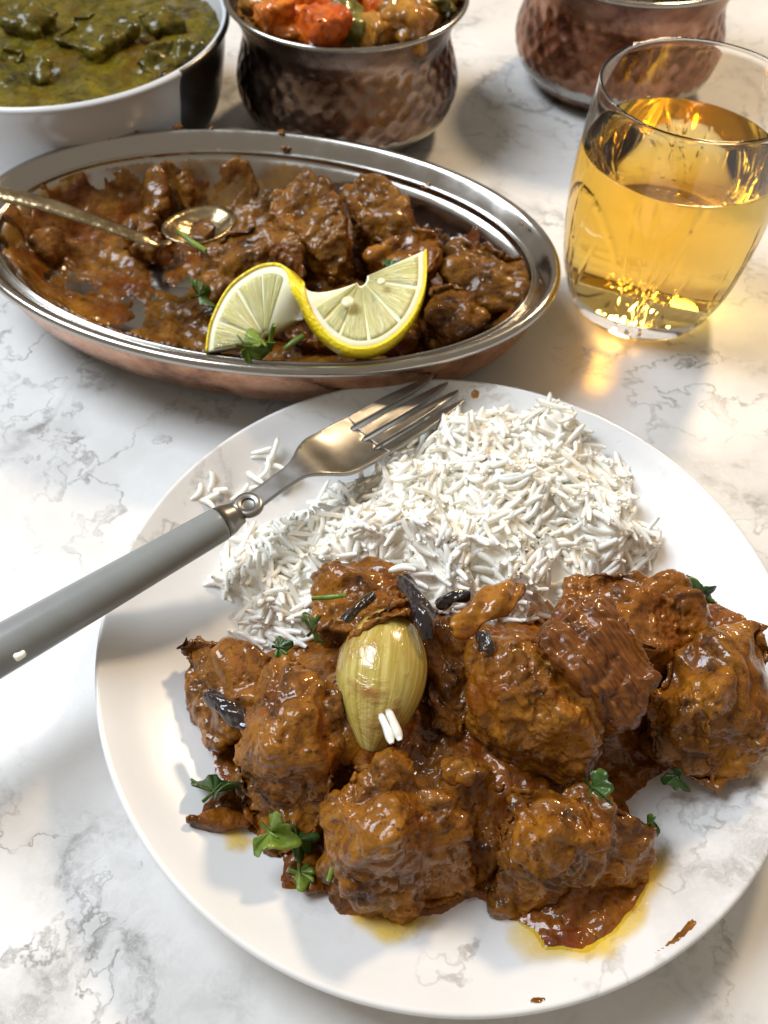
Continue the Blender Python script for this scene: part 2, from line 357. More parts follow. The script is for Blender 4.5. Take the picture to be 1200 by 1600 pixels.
# ------------------------------------------------------------------ dinner plate
PR, PZ = 0.1187, 0.025
PC = Vector((0.088 * (CAM_H - PZ), 0.578 * (CAM_H - PZ), 0))
plate_top = [(0.0, 0.0050), (0.040, 0.0051), (0.066, 0.0056), (0.080, 0.0075), (0.094, 0.0120), (0.106, 0.0178), (0.1150, 0.0236), (0.1172, 0.0250)]
_pt = np.array(smooth_profile(plate_top, 8))
def plate_z(x, y): return np.interp(np.hypot(np.asarray(x) - PC.x, np.asarray(y) - PC.y), _pt[:, 0], _pt[:, 1])
pl = thing('dinner_plate', 'white marble patterned dinner plate holding rice and brown curry', 'plate', PC)
prof = [tuple(p) for p in _pt] + [(0.1180, 0.0252), (0.1187, 0.0247), (0.1189, 0.0238)]
V, F = lathe(prof, PC, 200); put('dish_face', mesh(V, F), PLATE, pl)
prof = smooth_profile([(0.1189, 0.0238), (0.1172, 0.0216), (0.106, 0.0132), (0.094, 0.0072), (0.082, 0.0030), (0.074, 0.0016), (0.071, 0.0), (0.068, 0.0), (0.066, 0.0016), (0.0, 0.0020)], 5)
V, F = lathe(prof, PC, 160); put('underside', mesh(V, F), PLATE, pl)

# ------------------------------------------------------------------ food builders
def blob_mesh(pts, base, seed, amp=1.0, voxel=0.0006, shrink=0.86, smooth=5, fibre=None):
    """Lumpy chunk: hull of surface points (px, py, z) and their shrunken footprint, remeshed and roughened."""
    W = [at(*p) for p in pts]; c = sum(W, Vector()) / len(W)
    zb = (lambda q: base) if isinstance(base, (int, float)) else base
    B = []
    for p in W:
        q = Vector((c.x + (p.x - c.x) * shrink, c.y + (p.y - c.y) * shrink, 0)); q.z = zb(q); B.append(q)
    return rough_hull(W + B, seed, amp, voxel, smooth, fibre)
def rough_hull(P, seed, amp=1.0, voxel=0.0006, smooth=14, fibre=None):
    bm = bmesh.new()
    for p in P: bm.verts.new(p)
    r = bmesh.ops.convex_hull(bm, input=bm.verts)
    bmesh.ops.delete(bm, geom=[g for g in bm.verts if not g.link_faces], context='VERTS')
    me = bpy.data.meshes.new('h'); bm.to_mesh(me); bm.free()
    me = evaluated(me, [('REMESH', dict(mode='VOXEL', voxel_size=voxel)), ('SMOOTH', dict(factor=0.5, iterations=smooth))])
    a = vco(me); rnd = np.random.RandomState(seed + 900)
    fd_ = rnd.normal(size=3); fd_[2] *= 0.4; fd_ /= np.linalg.norm(fd_)
    def warp(p, f, k): return p + k * np.stack([fbm(p, f, 2, seed + 41), fbm(p, f, 2, seed + 47), fbm(p, f, 2, seed + 53)], 1)
    for k, A in ((0, 0.0056), (1, 0.0028), (2, 0.0017), (3, 0.00065)):
        if k == 3:
            me = evaluated(me, [('SMOOTH', dict(factor=0.5, iterations=1))]); a = vco(me)
        n = vno(me)
        if k == 0: d = fbm(warp(a, 30, .006), 36, 2, seed)
        elif k == 1:
            q = warp(a, 60, .005); q = q - np.outer(q @ fd_, fd_) * 0.5
            d = np.abs(fbm(q, 75, 2, seed + 5, .4)) * 1.6 - 0.40
        elif k == 2: d = (np.abs(fbm(warp(a, 110, .003), 190, 2, seed + 9)) * 1.4 - 0.3) * sstep(fbm(a, 55, 2, seed + 20), -0.25, 0.35)
        else: d = fbm(a, 520, 2, seed + 2) * sstep(fbm(a, 70, 2, seed + 25), -0.1, 0.4)
        a = a + n * (d * A * amp)[:, None]; setco(me, a)
    if fibre is not None:
        dirv = Vector(fibre).normalized(); s = np.array(dirv); al = a @ s
        q = a - np.outer(al, s) * 0.93
        a = a + vno(me) * ((0.2 - np.abs(fbm(q, 380, 2, seed + 31))) * 0.0009)[:, None]; setco(me, a)
    me.polygons.foreach_set('use_smooth', [True] * len(me.polygons)); me.update()
    return me
def chunk(name, label, cat, pts, base, seed, mat, group=None, **kw):
    me = blob_mesh(pts, base, seed, **kw); a = vco(me)
    o = put(name, me, mat, None, (a[:, 0].mean(), a[:, 1].mean(), a[:, 2].min()))
    return tag(o, label, cat, group)
def pz_base(q): return float(plate_z(q.x, q.y)) + 0.0035

# ------------------------------------------------------------------ rice
def grain_mesh(bend, fat, n=7, seg=9):
    V = []; F = []
    for i in range(seg):
        t = i / (seg - 1); u = t * 2 - 1
        r = 0.5 * fat * (1 - abs(u) ** 5.0) ** 0.5 if abs(u) < 1 else 0.25 * fat
        r = max(r, 0.22 * fat) * (1 + 0.10 * math.sin(7 * t + bend * 9))
        for k in range(n):
            a = 2 * math.pi * k / n
            V.append((u * 0.5, bend * (u * u - 0.4) + r * math.cos(a) * 1.0, r * math.sin(a) * 0.85))
    F = grid_faces(seg, n, close_v=True); F.append(tuple(reversed(range(n)))); F.append(tuple(range((seg - 1) * n, seg * n)))
    F = [tuple(reversed(f)) for f in F]
    return V, F
random.seed(5); NP = np.random.RandomState(5)
GR = [grain_mesh(b, f) for b, f in ((0.03, 0.195), (0.09, 0.19), (-0.08, 0.205), (0.20, 0.185), (-0.15, 0.195), (0.02, 0.215))]
GM = []
for v, f in GR:
    g = mesh(v, f, name='grain'); g.materials.append(RICE_TOP); GM.append(g)
rice_px = [(478, 792), (520, 757), (575, 742), (606, 700), (682, 672), (772, 662), (850, 672), (905, 694), (958, 742), (985, 800), (1022, 862), (1005, 898), (905, 962), (820, 992),
           (700, 992), (560, 965), (500, 1003), (432, 1003), (372, 985), (372, 938), (336, 915), (345, 862), (408, 818)]
rice_poly = [at(x, y, 0.012) for x, y in rice_px]
def rice_d(x, y): return poly_dist(x, y, rice_poly) + 0.0045 * fbm(np.stack([x, y, x * 0 + .3], 1), 75, 2, 15)
def rice_h(x, y):
    P = np.stack([x, y, x * 0], 1)
    d = rice_d(x, y)
    left = sstep(x, -0.055, -0.005)
    h = (0.011 + 0.017 * left) * (1 - np.exp(-np.clip(d, 0, 1) / 0.014)) + 0.0085 * fbm(P, 50, 2, 3) * sstep(d, 0.0, 0.015)
    return plate_z(x, y) + h
xs = [p.x for p in rice_poly]; ys = [p.y for p in rice_poly]
RB = (min(xs) - .005, max(xs) + .005, min(ys) - .005, max(ys) + .005)
ROOT_R = at(700, 850, 0.006); ROOT_R.z = 0.0055
mound = thing('rice_mound', 'heap of white long grain rice on the marble dinner plate', 'rice', ROOT_R)
core = height_field(*[v for v in RB], 0.0022, lambda x, y: np.where(rice_d(x, y) > 0.004, rice_h(x, y) - 0.0019, -1), lambda x, y: plate_z(x, y) + 0.0003)
grains = []
tries = 0
while len(grains) < 1850 and tries < 40000:
    tries += 1
    x = random.uniform(RB[0], RB[1]); y = random.uniform(RB[2], RB[3])
    xa = np.array([x]); ya = np.array([y]); d = rice_d(xa, ya)[0]
    if d < 0.0006: continue
    layer = random.random() ** 1.3
    h = rice_h(xa, ya)[0] - 0.0048 * layer + random.uniform(0, 0.0012); pz = plate_z(xa, ya)[0]
    if h < pz + 0.0011: h = pz + 0.0011
    e = 0.002; gx = (rice_h(xa + e, ya)[0] - rice_h(xa - e, ya)[0]) / (2 * e); gy = (rice_h(xa, ya + e)[0] - rice_h(xa, ya - e)[0]) / (2 * e)
    nrm = Vector((-gx, -gy, 1)).normalized()
    ang = fbm(np.array([[x, y, 0.3]]), 55, 1, 8)[0] * 4.0 + random.gauss(0, 0.55)
    t = Vector((math.cos(ang), math.sin(ang), 0)); t = (t - nrm * t.dot(nrm)).normalized()
    t = (t + nrm * random.gauss(0.06, 0.32 if h > pz + 0.006 else 0.07)).normalized()
    s = t.cross(nrm).normalized(); q = s.cross(t)
    L = random.uniform(0.0092, 0.0166); R_ = Matrix((t, -s, q)).transposed()
    roll = Matrix.Rotation(random.uniform(-1.2, 1.2), 3, 'X')
    m = Matrix.Translation((x, y, h)) @ (R_ @ roll).to_4x4() @ Matrix.Diagonal((L, 0.0122, 0.0122, 1))
    grains.append((layer * 0.0048 - 0.05 * 0 + (0.003 if d < 0.004 else 0), m, random.randrange(6)))
grains.sort(key=lambda g: g[0])
# the largest-showing 300 (top layer, not under the curry) are grains of their own, the rest one mass
def shows(m):
    p = m.translation; return p.y > 0.150
top = [g for g in grains if shows(g[1])][:300]; ids = {id(g) for g in top}
rest = [g for g in grains if id(g) not in ids]
for k, (_, m, v) in enumerate(top):
    o = bpy.data.objects.new('rice_grain', GM[v]); COL.objects.link(o); o.parent = mound
    o.matrix_local = Matrix.Translation(-ROOT_R) @ m
VV = [tuple(v.co) for v in core.vertices]; FF = [tuple(p.vertices) for p in core.polygons]
for _, m, v in rest:
    off = len(VV); A = np.array(GR[v][0]); mm = np.array(m)
    VV += (A @ mm[:3, :3].T + mm[:3, 3]).tolist(); FF += [tuple(i + off for i in f) for f in GR[v][1]]
o = put('packed_grains', mesh(VV, FF), RICE, mound); tag(o, kind='stuff')
def loose_grain(px, py, z, ang, tilt, L, v, label, group=None):
    p = at(px, py, z)
    m = Matrix.Translation(p) @ Matrix.Rotation(ang, 4, 'Z') @ Matrix.Rotation(-tilt, 4, 'Y') @ Matrix.Diagonal((L, 0.0122, 0.0122, 1))
    o = bpy.data.objects.new('rice_grain', GM[v]); COL.objects.link(o); o.matrix_world = m
    tag(o, label, 'rice grain', group)
lg = 'loose white rice grain on the bare plate beside the fork neck'
for (px, py, dz, a, ti, L, v) in [(308, 768, .001, 1.3, .1, .010, 3), (330, 752, .002, 1.5, .5, .009, 1), (326, 778, .001, .5, .1, .009, 0), (342, 766, .001, .05, .1, .007, 5), (322, 786, .001, -.4, 0, .009, 4),
                              (402, 706, .002, .15, .2, .012, 1), (428, 704, .005, 1.25, .5, .011, 0), (405, 714, .001, .2, 0, .010, 2), (414, 733, .002, 1.2, .3, .011, 3), (396, 745, .001, -.7, .1, .011, 0), (388, 768, .001, .6, .1, .011, 4),
                              (440, 745, .003, .4, .2, .010, 5), (428, 728, .001, -.3, .1, .010, 2), (450, 752, .002, .8, .1, .011, 0), (376, 770, .001, .9, .1, .010, 1), (448, 735, .001, 1.0, .1, .010, 3)]:
    q = at(px, py, 0.012); z = float(plate_z(q.x, q.y)) + dz + .0012
    q = at(px, py, z); z = float(plate_z(q.x, q.y)) + dz + .0012
    loose_grain(px, py, z, a, ti, L, v, lg, 'loose rice grains beside the fork')
loose_grain(766, 655, .024, 1.15, .5, .012, 0, 'single rice grain pointing up at the edge of the heap by the fork tines')

# ------------------------------------------------------------------ curry on the plate
sauce_px = [(300, 1080), (335, 1030), (430, 1010), (520, 930), (560, 890), (640, 900), (860, 930), (900, 900), (1070, 905), (1150, 990), (1150, 1120), (1060, 1190), (975, 1250), (1015, 1340), (1000, 1400),
            (985, 1440), (952, 1482), (900, 1502), (845, 1492), (806, 1445), (740, 1410), (640, 1440), (520, 1400), (450, 1390), (445, 1340), (370, 1290), (300, 1300), (345, 1230), (330, 1160)]
sauce_poly = [at(x, y, 0.008) for x, y in sauce_px]
def sauce_top(x, y):
    P = np.stack([x, y, x * 0 + .11], 1)
    d = poly_dist(x, y, sauce_poly) + 0.0018 * fbm(P, 70, 3, 44)
    h = 0.0034 * (1 - np.exp(-np.clip(d, 0, 1) / 0.0055)) + 0.017 * sstep(d, 0.009, 0.030) + (0.0016 * fbm(P, 110, 3, 4) + 0.0011 * (0.2 - np.abs(fbm(P, 300, 2, 6)))) * sstep(d, 0.0, 0.006)
    return np.where(d > 0, plate_z(x, y) + h, -1)
me = height_field(min(p.x for p in sauce_poly) - .005, max(p.x for p in sauce_poly) + .005, min(p.y for p in sauce_poly) - .005, max(p.y for p in sauce_poly) + .005, 0.0007, sauce_top, lambda x, y: plate_z(x, y) + 0.0002)
sauce = put('curry_sauce', me, CURRY_RED, None, (PC.x, PC.y, 0.005)); tag(sauce, 'thick red brown curry sauce spread under the meat on the dinner plate', 'sauce')
def oil_pool(px, label, seed, wob=0.0022, mat=None, h=.0005, name='oil_smear', cat='oil', group=None, zr=0.007):
    poly = [at(x, y, zr) for x, y in px]
    def top(x, y):
        P = np.stack([x, y, x * 0], 1); d = poly_dist(x, y, poly) + wob * fbm(P, 70, 2, seed)
        return np.where(d > 0, plate_z(x, y) + 0.0001 + h * sstep(d, 0, 0.006 if mat is None else 0.0025), -1)
    m = height_field(min(p.x for p in poly) - .005, max(p.x for p in poly) + .005, min(p.y for p in poly) - .005, max(p.y for p in poly) + .005, 0.0006, top, lambda x, y: plate_z(x, y) + 0.00015)
    a = vco(m); dd = poly_dist(a[:, 0], a[:, 1], poly) + wob * fbm(np.stack([a[:, 0], a[:, 1], a[:, 0] * 0], 1), 70, 2, seed)
    m.attributes.new('film', 'FLOAT', 'POINT').data.foreach_set('value', (0.72 * sstep(dd, -0.0002, 0.0045)).astype(np.float32))
    c = sum(poly, Vector()) / len(poly); tag(put(name, m, mat or OIL, None, (c.x, c.y, float(plate_z(c.x, c.y)))), label, cat, group)
oil_pool([(795, 1415), (788, 1478), (812, 1520), (870, 1535), (945, 1518), (1002, 1462), (1030, 1405), (1042, 1330), (1000, 1320), (900, 1400)], 'yellow oil pool running out round the front edge of the curry sauce', 21)
oil_pool([(530, 1390), (545, 1455), (600, 1488), (660, 1482), (695, 1440), (640, 1400)], 'yellow oil smear on the plate before the middle meat chunk', 22)
oil_pool([(345, 1300), (355, 1345), (385, 1345), (420, 1320), (380, 1290)], 'small yellow oil smear by the coriander at the curry edge', 23)

MG = 'meat chunks in the plated curry'
def meat(label, pts, seed, mat=CURRY, base=pz_base, **kw): return chunk('meat_chunk', label, 'meat', pts, base, seed, mat, MG, **kw)
meat('pointed sauce coated meat chunk with a black chili skin stuck to it', [(274, 998, .022), (300, 988, .026), (355, 1000, .030), (415, 1030, .030), (425, 1090, .030), (375, 1140, .026), (335, 1175, .014), (312, 1130, .016), (318, 1070, .022), (290, 1025, .018)], 1)
meat('tall ridged meat chunk beside the shallot with a bright green coriander leaf below', [(440, 1020, .036), (500, 1060, .044), (470, 1120, .050), (425, 1170, .044), (360, 1190, .028), (362, 1270, .016), (425, 1345, .010), (490, 1320, .018), (525, 1230, .036), (545, 1130, .040)], 2)
meat('blocky meat chunk with a peaked top just below the shallot', [(548, 1188, .044), (600, 1195, .044), (690, 1240, .040), (728, 1300, .034), (745, 1390, .012), (700, 1415, .009), (610, 1440, .009), (525, 1400, .012), (506, 1330, .022), (520, 1250, .036), (600, 1290, .047), (560, 1330, .040), (665, 1340, .037)], 3)
meat('rough meat chunk standing over the oily pool of sauce', [(795, 1215, .034), (860, 1225, .036), (940, 1240, .034), (985, 1265, .032), (1015, 1310, .024), (1000, 1390, .012), (940, 1408, .011), (850, 1420, .010), (772, 1425, .010), (775, 1330, .026), (860, 1300, .042), (930, 1320, .038), (840, 1370, .028), (945, 1368, .024)], 4)
meat('large rounded meat chunk between the shallot and the stringy meat', [(745, 1010, .050), (800, 985, .054), (880, 1000, .056), (940, 1060, .052), (940, 1140, .044), (895, 1195, .036), (830, 1175, .040), (780, 1160, .040), (738, 1090, .044), (850, 1075, .061), (865, 1135, .052)], 5)
meat('rough meat chunk at the back of the curry touching the rice', [(885, 905, .040), (945, 885, .042), (1030, 905, .040), (1085, 925, .036), (1095, 985, .034), (1040, 1020, .044), (960, 1000, .050), (890, 960, .046)], 6, CURRY_RED)
F_ = at(1000, 1120, .035) - at(870, 945, .05)
meat('stringy dark red strip of meat fibres between two lumpy chunks', [(835, 1000, .060), (880, 945, .056), (945, 930, .058), (1000, 985, .060), (1040, 1055, .056), (985, 1125, .046), (958, 1138, .044), (930, 1080, .056)], 7, FIBRE, base=lambda q: 0.022, amp=0.6, fibre=F_, shrink=0.7)
meat('big rough meat chunk at the plate edge farthest from the fork', [(1045, 1010, .040), (1120, 995, .046), (1195, 968, .044), (1225, 1010, .040), (1215, 1120, .034), (1165, 1190, .026), (1130, 1255, .020), (1075, 1235, .020), (1020, 1180, .026), (1005, 1110, .034), (1120, 1080, .051), (1110, 1165, .038)], 8, base=lambda q: float(plate_z(q.x, q.y)) + .004, shrink=.72)
meat('small lumpy meat scrap between rice and shallot', [(520, 900, .030), (575, 872, .034), (630, 885, .036), (650, 925, .036), (600, 965, .040), (540, 990, .038), (490, 975, .028)], 9)
meat('flat meat scrap under the pointed chunk and the coriander', [(452, 1345, .010), (520, 1350, .014), (530, 1400, .008), (480, 1412, .007), (446, 1385, .007)], 10, CURRY_RED, amp=.5)
meat('thin sauce covered meat sliver at the foot of the ridged chunk', [(292, 1300, .010), (300, 1288, .012), (345, 1262, .016), (400, 1275, .014), (395, 1300, .009), (330, 1306, .008)], 11, CURRY_RED, amp=.45)
meat('lump of meat sunk in the sauce between shallot and rounded chunk', [(660, 985, .036), (720, 965, .042), (760, 1000, .042), (760, 1080, .036), (720, 1150, .028), (670, 1140, .030)], 12)
meat('sunken meat piece in the dark gap between the two front chunks', [(690, 1215, .022), (740, 1205, .026), (790, 1230, .026), (790, 1330, .018), (750, 1370, .012), (722, 1310, .018)], 13, CURRY_RED)

# shallot: ribbed teardrop lying on the meat
sh = thing('shallot', 'glossy yellow whole shallot resting on top of the brown curry', 'shallot', at(590, 1060, .02))
S0 = at(610, 952, .046); S1 = at(578, 1182, .034); ax = (S1 - S0); Ls = ax.length; axn = ax.normalized()
sx = axn.cross(Vector((0, 0, 1))).normalized(); sz = sx.cross(axn)
V = []; UV = []; nu, nv = 72, 40
for i in range(nu + 1):
    th = 2 * math.pi * i / nu
    for j in range(nv):
        t = j / (nv - 1)
        r = 0.0154 * (math.sin(math.pi * min(1, t ** 0.80 * 0.985 + 0.012)) ** 0.72) * (0.82 + 0.22 * t if t < .75 else 0.985)
        r *= 1 + 0.004 * math.cos(9 * th + 1.3 * t) + 0.0015 * math.cos(17 * th + 2) + 0.03 * math.cos(2 * th + 3 * t)
        V.append(S0 + axn * (Ls * t) + sx * (r * math.cos(th)) + sz * (r * 0.95 * math.sin(th))); UV.append((i / nu, t))
me = mesh(V, grid_faces(nu + 1, nv))
uvl = me.uv_layers.new(name='UVMap')
for l in me.loops: uvl.data[l.index].uv = UV[l.vertex_index]
put('bulb', me, ONION, sh)
V, F = tube([S1 - axn * .002, S1 + axn * .002 + sx * .001, S1 + axn * .004], [.0035, .0045, .003], 9, .7); me = mesh(V, F)
put('root_end', me, CURRY_RED, sh)

# collar of sauce the shallot sits in
chunk('sauce_clot', 'thick sauce clot wrapped round the top of the shallot', 'sauce', [(535, 1010, .044), (565, 960, .052), (605, 930, .056), (645, 920, .052), (668, 960, .050), (640, 958, .056), (600, 958, .057), (556, 990, .052)], lambda q: .026, 30, CURRY)
chunk('sauce_clot', 'sauce coated lump along the fork side of the shallot', 'sauce', [(540, 1000, .038), (512, 1060, .042), (505, 1130, .040), (525, 1170, .034), (560, 1180, .030), (545, 1040, .044)], lambda q: .020, 31, CURRY)

def strip(name, label, cat, path, width, mat, curl=0.5, th=0.0009, group=None):
    """A curled skin or petal: a bent trough along a path of (px, py, z)."""
    P = [np.array(at(*p)) for p in path]; P = [Vector(p) for p in smooth_profile(P, 6)]
    V = []; n = 11
    for i, p in enumerate(P):
        t = (P[min(i + 1, len(P) - 1)] - P[max(i - 1, 0)]).normalized(); s = t.cross(Vector((0, 0, 1))).normalized(); q = s.cross(t)
        wv = width * (0.2 + 0.8 * math.sin(math.pi * (0.08 + 0.84 * i / (len(P) - 1))) ** 0.6) * (1 + 0.14 * math.sin(i * 0.6 + 1))
        for k in range(n):
            a = (k / (n - 1) - 0.5) * 2
            V.append(p + s * (a * wv / 2) + q * (-(a * a) * wv * curl + 0.10 * width * math.sin(i * 0.8 + k * 0.9) + 0.05 * width * math.sin(i * 1.9 - k * 1.6)))
    me = solid(mesh(V, grid_faces(len(P), n)), th, [('SUBSURF', dict(levels=1))]); me.polygons.foreach_set('use_smooth', [True] * len(me.polygons))
    c = sum(P, Vector()) / len(P)
    return tag(put(name, me, mat, None, c), label, cat, group)
strip('chili_skin', 'shiny black dried chili skin on the pointed meat chunk', 'chili', [(322, 1080, .030), (345, 1096, .033), (372, 1115, .0335), (395, 1138, .033)], .0065, CHILI)
strip('chili_skin', 'long black chili skin folded beside the top of the shallot', 'chili', [(628, 896, .048), (648, 925, .054), (664, 960, .057), (668, 1000, .053)], .0065, CHILI, .4)
strip('chili_skin', 'thin black chili skin sliver along the meat behind the shallot', 'chili', [(536, 968, .047), (558, 948, .047), (585, 925, .045)], .0035, CHILI)
strip('chili_skin', 'small black chili skin on the rounded chunk by the onion petal', 'chili', [(750, 985, .058), (762, 1000, .060), (758, 1018, .060)], .005, CHILI)
strip('chili_skin', 'dark chili skin curled on the rice side of the onion petal', 'chili', [(680, 945, .046), (705, 930, .050), (735, 926, .050)], .0048, CHILI)
strip('onion_petal', 'soft orange brown onion petal standing beside the rice', 'onion', [(706, 985, .050), (742, 955, .058), (785, 925, .060), (815, 912, .056)], .0105, PETAL, .30, .0014)
strip('onion_petal', 'short curled onion petal over the dark gap before the shallot', 'onion', [(690, 1205, .034), (715, 1198, .036), (745, 1205, .036)], .009, PETAL, .4, .0014)
for px, py, z, a, ti in ((604, 1128, .0515, 1.95, .0), (616, 1122, .052, 2.0, .2)):
    loose_grain(px, py + 10, z, a, ti, .0095, 5, 'broken rice grain stuck on the side of the shallot', 'rice grains stuck on the shallot')
loose_grain(628, 889, .047, .1, 0, .009, 2, 'single rice grain lying on the chili skin above the shallot')

def leaf(label, px, py, z, size, ang, mat, tilt=(0.2, 0.1), seed=0, group=None, stem=False, lobes=5):
    c = at(px, py, z); rnd = random.Random(seed)
    t = thing('coriander_leaf', label, 'coriander', c, group)
    rim = []; n = 60; lobs = [(-1.45 + rnd.uniform(-.25, .25), .38, rnd.uniform(.6, .95)), (rnd.uniform(-.2, .2), .42, 1.0), (1.45 + rnd.uniform(-.25, .25), .38, rnd.uniform(.6, .95)), (rnd.choice((-.75, .75)), .3, rnd.uniform(.6, .85))]
    for i in range(n + 1):
        a = -2.3 + 4.6 * i / n
        lob = max(math.exp(-((a - c0) / w0) ** 2) * h0 for c0, w0, h0 in lobs)
        r = size * 1.15 * (0.50 + 0.50 * lob + 0.06 * abs(math.sin(a * 8.5 + seed)) + 0.05 * math.sin(a * 3 + seed * 1.7))
        rim.append((r * math.cos(a), r * math.sin(a)))
    R_ = Matrix.Rotation(ang, 4, 'Z') @ Matrix.Rotation(tilt[0], 4, 'X') @ Matrix.Rotation(tilt[1], 4, 'Y')
    V = []; rings = 6
    for k in range(rings):
        f = (k + 0.02) / (rings - 1 + 0.02)
        for x, y in rim:
            zz = 0.38 * size * math.sin(2.6 * x / size + seed) * f + 0.26 * size * math.cos(4.1 * y / size + seed * 2) * f + 0.015 * size * math.sin(9 * math.atan2(y, x)) * f
            V.append(c + R_ @ Vector((x * f, y * f, zz)))
    me = solid(mesh(V, grid_faces(rings, n + 1)), 0.0003); me.polygons.foreach_set('use_smooth', [True] * len(me.polygons))
    put('blade', me, mat, t)
    L = size * (1.0 if stem else 0.5)
    V, F = tube([c + R_ @ Vector((0.4 * size, 0, .0003)), c + R_ @ Vector((0, 0, .0004)), c + R_ @ Vector((-L, 0.1 * size, .0002))], [.0002, .0005, .0006], 6)
    put('stem', mesh(V, F), mat, t)
    return t
leaf('bright green lobed coriander leaf at the foot of the ridged meat chunk', 422, 1300, .028, .0072, -.5, LEAF, (.5, -.1), 1)
leaf('dark green coriander leaf hanging under the ridged meat chunk', 335, 1238, .020, .0090, 1.2, LEAF_DARK, (-.5, .3), 2)
leaf('small dark coriander leaf tucked under the bright green leaf', 465, 1312, .021, .006, .2, LEAF_DARK, (.3, .2), 3)
leaf('tiny green coriander leaf above the flat meat scrap', 468, 1362, .018, .0048, -1.3, LEAF, (.4, .1), 4)
leaf('green coriander leaf poking out behind the back meat chunk', 1092, 928, .040, .0052, .3, LEAF_DARK, (.8, .2), 5)
leaf('wet dark coriander leaf lying in the hollow above the front meat chunk', 925, 1228, .0400, .0062, -.7, LEAF_DARK, (1.05, .2), 6)
leaf('coriander leaf on the outer side of the front meat chunk by the oily pool', 1012, 1298, .024, .0046, .6, LEAF_DARK, (1.0, .5), 7)
leaf('coriander leaf hanging off the big chunk at the plate edge', 1058, 1212, .022, .0045, -1.4, LEAF_DARK, (1.1, .2), 8)
leaf('dark coriander leaf between the pointed chunk and the shallot', 488, 985, .041, .0062, 1.0, LEAF_DARK, (.9, .3), 9)
leaf('coriander leaf flake pressed on the face of the rounded chunk', 792, 1140, .042, .0036, -1.1, LEAF_DARK, (.6, 0), 10)
leaf('coriander leaf under the edge of the pointed chunk near the rice', 435, 1012, .034, .0042, .1, LEAF_DARK, (.2, .1), 11)
def herb_stem(label, p, rad, mat):
    P = [at(*q) for q in p]; V, F = tube(P, [rad * .8] + [rad] * (len(P) - 2) + [rad * .8], 8); c = sum(P, Vector()) / len(P)
    tag(put('coriander_sprig', mesh(V, F), mat, None, c), label, 'coriander')
herb_stem('pale green chopped coriander stem on the peaked meat chunk', [(514, 1375, .022), (522, 1350, .027), (528, 1330, .031)], .0010, LEAF)
herb_stem('short pale coriander stem higher on the peaked meat chunk', [(533, 1338, .031), (540, 1322, .034)], .0014, LEAF)
herb_stem('green coriander stem lying behind the shallot', [(488, 935, .038), (515, 933, .041), (540, 930, .041)], .0009, LEAF)

# ------------------------------------------------------------------ fork
A0 = at(362, 808, .037); TIP = (at(680, 573, .027) + at(732, 638, .027)) * 0.5
fd = Vector((TIP.x - A0.x, TIP.y - A0.y, 0)); FL = fd.length; fd.normalize(); fs = Vector((fd.y, -fd.x, 0))
fork = thing('fork', 'steel dinner fork with grey handle laid across plate and rice', 'fork', A0)
_fu = [0.0, .012, .024, .036, .050, .070, .092, FL]; _fz = [.037, .0378, .0385, .0385, .0325, .0295, .0275, .0262]
def fz(u): return float(np.interp(u, _fu, _fz))
_fx = np.array(smooth_profile(list(zip(_fu, _fz)), 8))
def fz(u): return float(np.interp(u, _fx[:, 0], _fx[:, 1]))
def fork_sheet(poly, th, step=0.0016):
    pts = [Vector(p) for p in poly]; n = len(pts); edges = [(i, (i + 1) % n) for i in range(n)]
    x0 = min(p.x for p in pts); x1 = max(p.x for p in pts); y0 = min(p.y for p in pts); y1 = max(p.y for p in pts)
    gx = np.arange(x0 + step / 2, x1, step); gy = np.arange(y0 + step / 2, y1, step); X, Y = np.meshgrid(gx, gy); X = X.ravel(); Y = Y.ravel()
    ok = poly_dist(X, Y, [(p.x, p.y) for p in pts]) > step * 0.45
    allp = pts + [Vector((a, b)) for a, b in zip(X[ok], Y[ok])]
    r = geometry.delaunay_2d_cdt(allp, edges, [], 1, 1e-7)
    V = [A0 * 1.0 + fd * v.x + fs * v.y for v in r[0]]
    for p, v in zip(V, r[0]): p.z = fz(v.x) + (0.0018 * (v.y / .012) ** 2 if v.x > .034 else 0) * min(1, max(0, (v.x - .034) / .02))
    me = mesh(V, r[2]); 
    bm = bmesh.new(); bm.from_mesh(me); bmesh.ops.recalc_face_normals(bm, faces=bm.faces); bm.to_mesh(me); bm.free()
    me = solid(me, th, [('BEVEL', dict(width=0.0003, segments=2, limit_method='ANGLE'))])
    me.polygons.foreach_set('use_smooth', [True] * len(me.polygons)); return me
SU = FL - .047                         # where the slots start
hw = .0124
prof = smooth_profile([(.010, .0040), (.020, .0038), (.030, .0046), (.037, .0085), (.044, .0118), (.053, .0126), (SU, .0125)], 6)
head = [(p[0], p[1]) for p in prof] 
# four tines, three rounded slots
tw = .0048; sw = (2 * .0125 - 4 * tw) / 3
edge_pts = []
for k in range(3):
    yc = .0125 - tw * (k + 1) - sw * (k + .5)
    for a in np.linspace(0, math.pi, 7): edge_pts.append((SU - .003 * math.sin(a) , yc + sw / 2 * math.cos(a)))
poly = head + edge_pts + [(p[0], -p[1]) for p in reversed(prof)]
hd = put('head', fork_sheet(poly, .0016), FORK, fork)
for k in range(4):
    y1 = .0125 - k * (tw + sw); y0 = y1 - tw; yc = (y0 + y1) / 2; tip_l = FL + (0.001 if k in (1, 2) else -0.0015)
    cc = yc * 0.93
    poly = [(SU, y1), (SU + .02, yc + tw * .48), (tip_l - .014, cc + tw * .43), (tip_l - .004, cc + tw * .26), (tip_l, cc + .0003), (tip_l, cc - .0003), (tip_l - .004, cc - tw * .26), (tip_l - .014, cc - tw * .43), (SU + .02, yc - tw * .48), (SU, y0)]
    put('tine', fork_sheet(poly, .0016, .0011), FORK, fork)
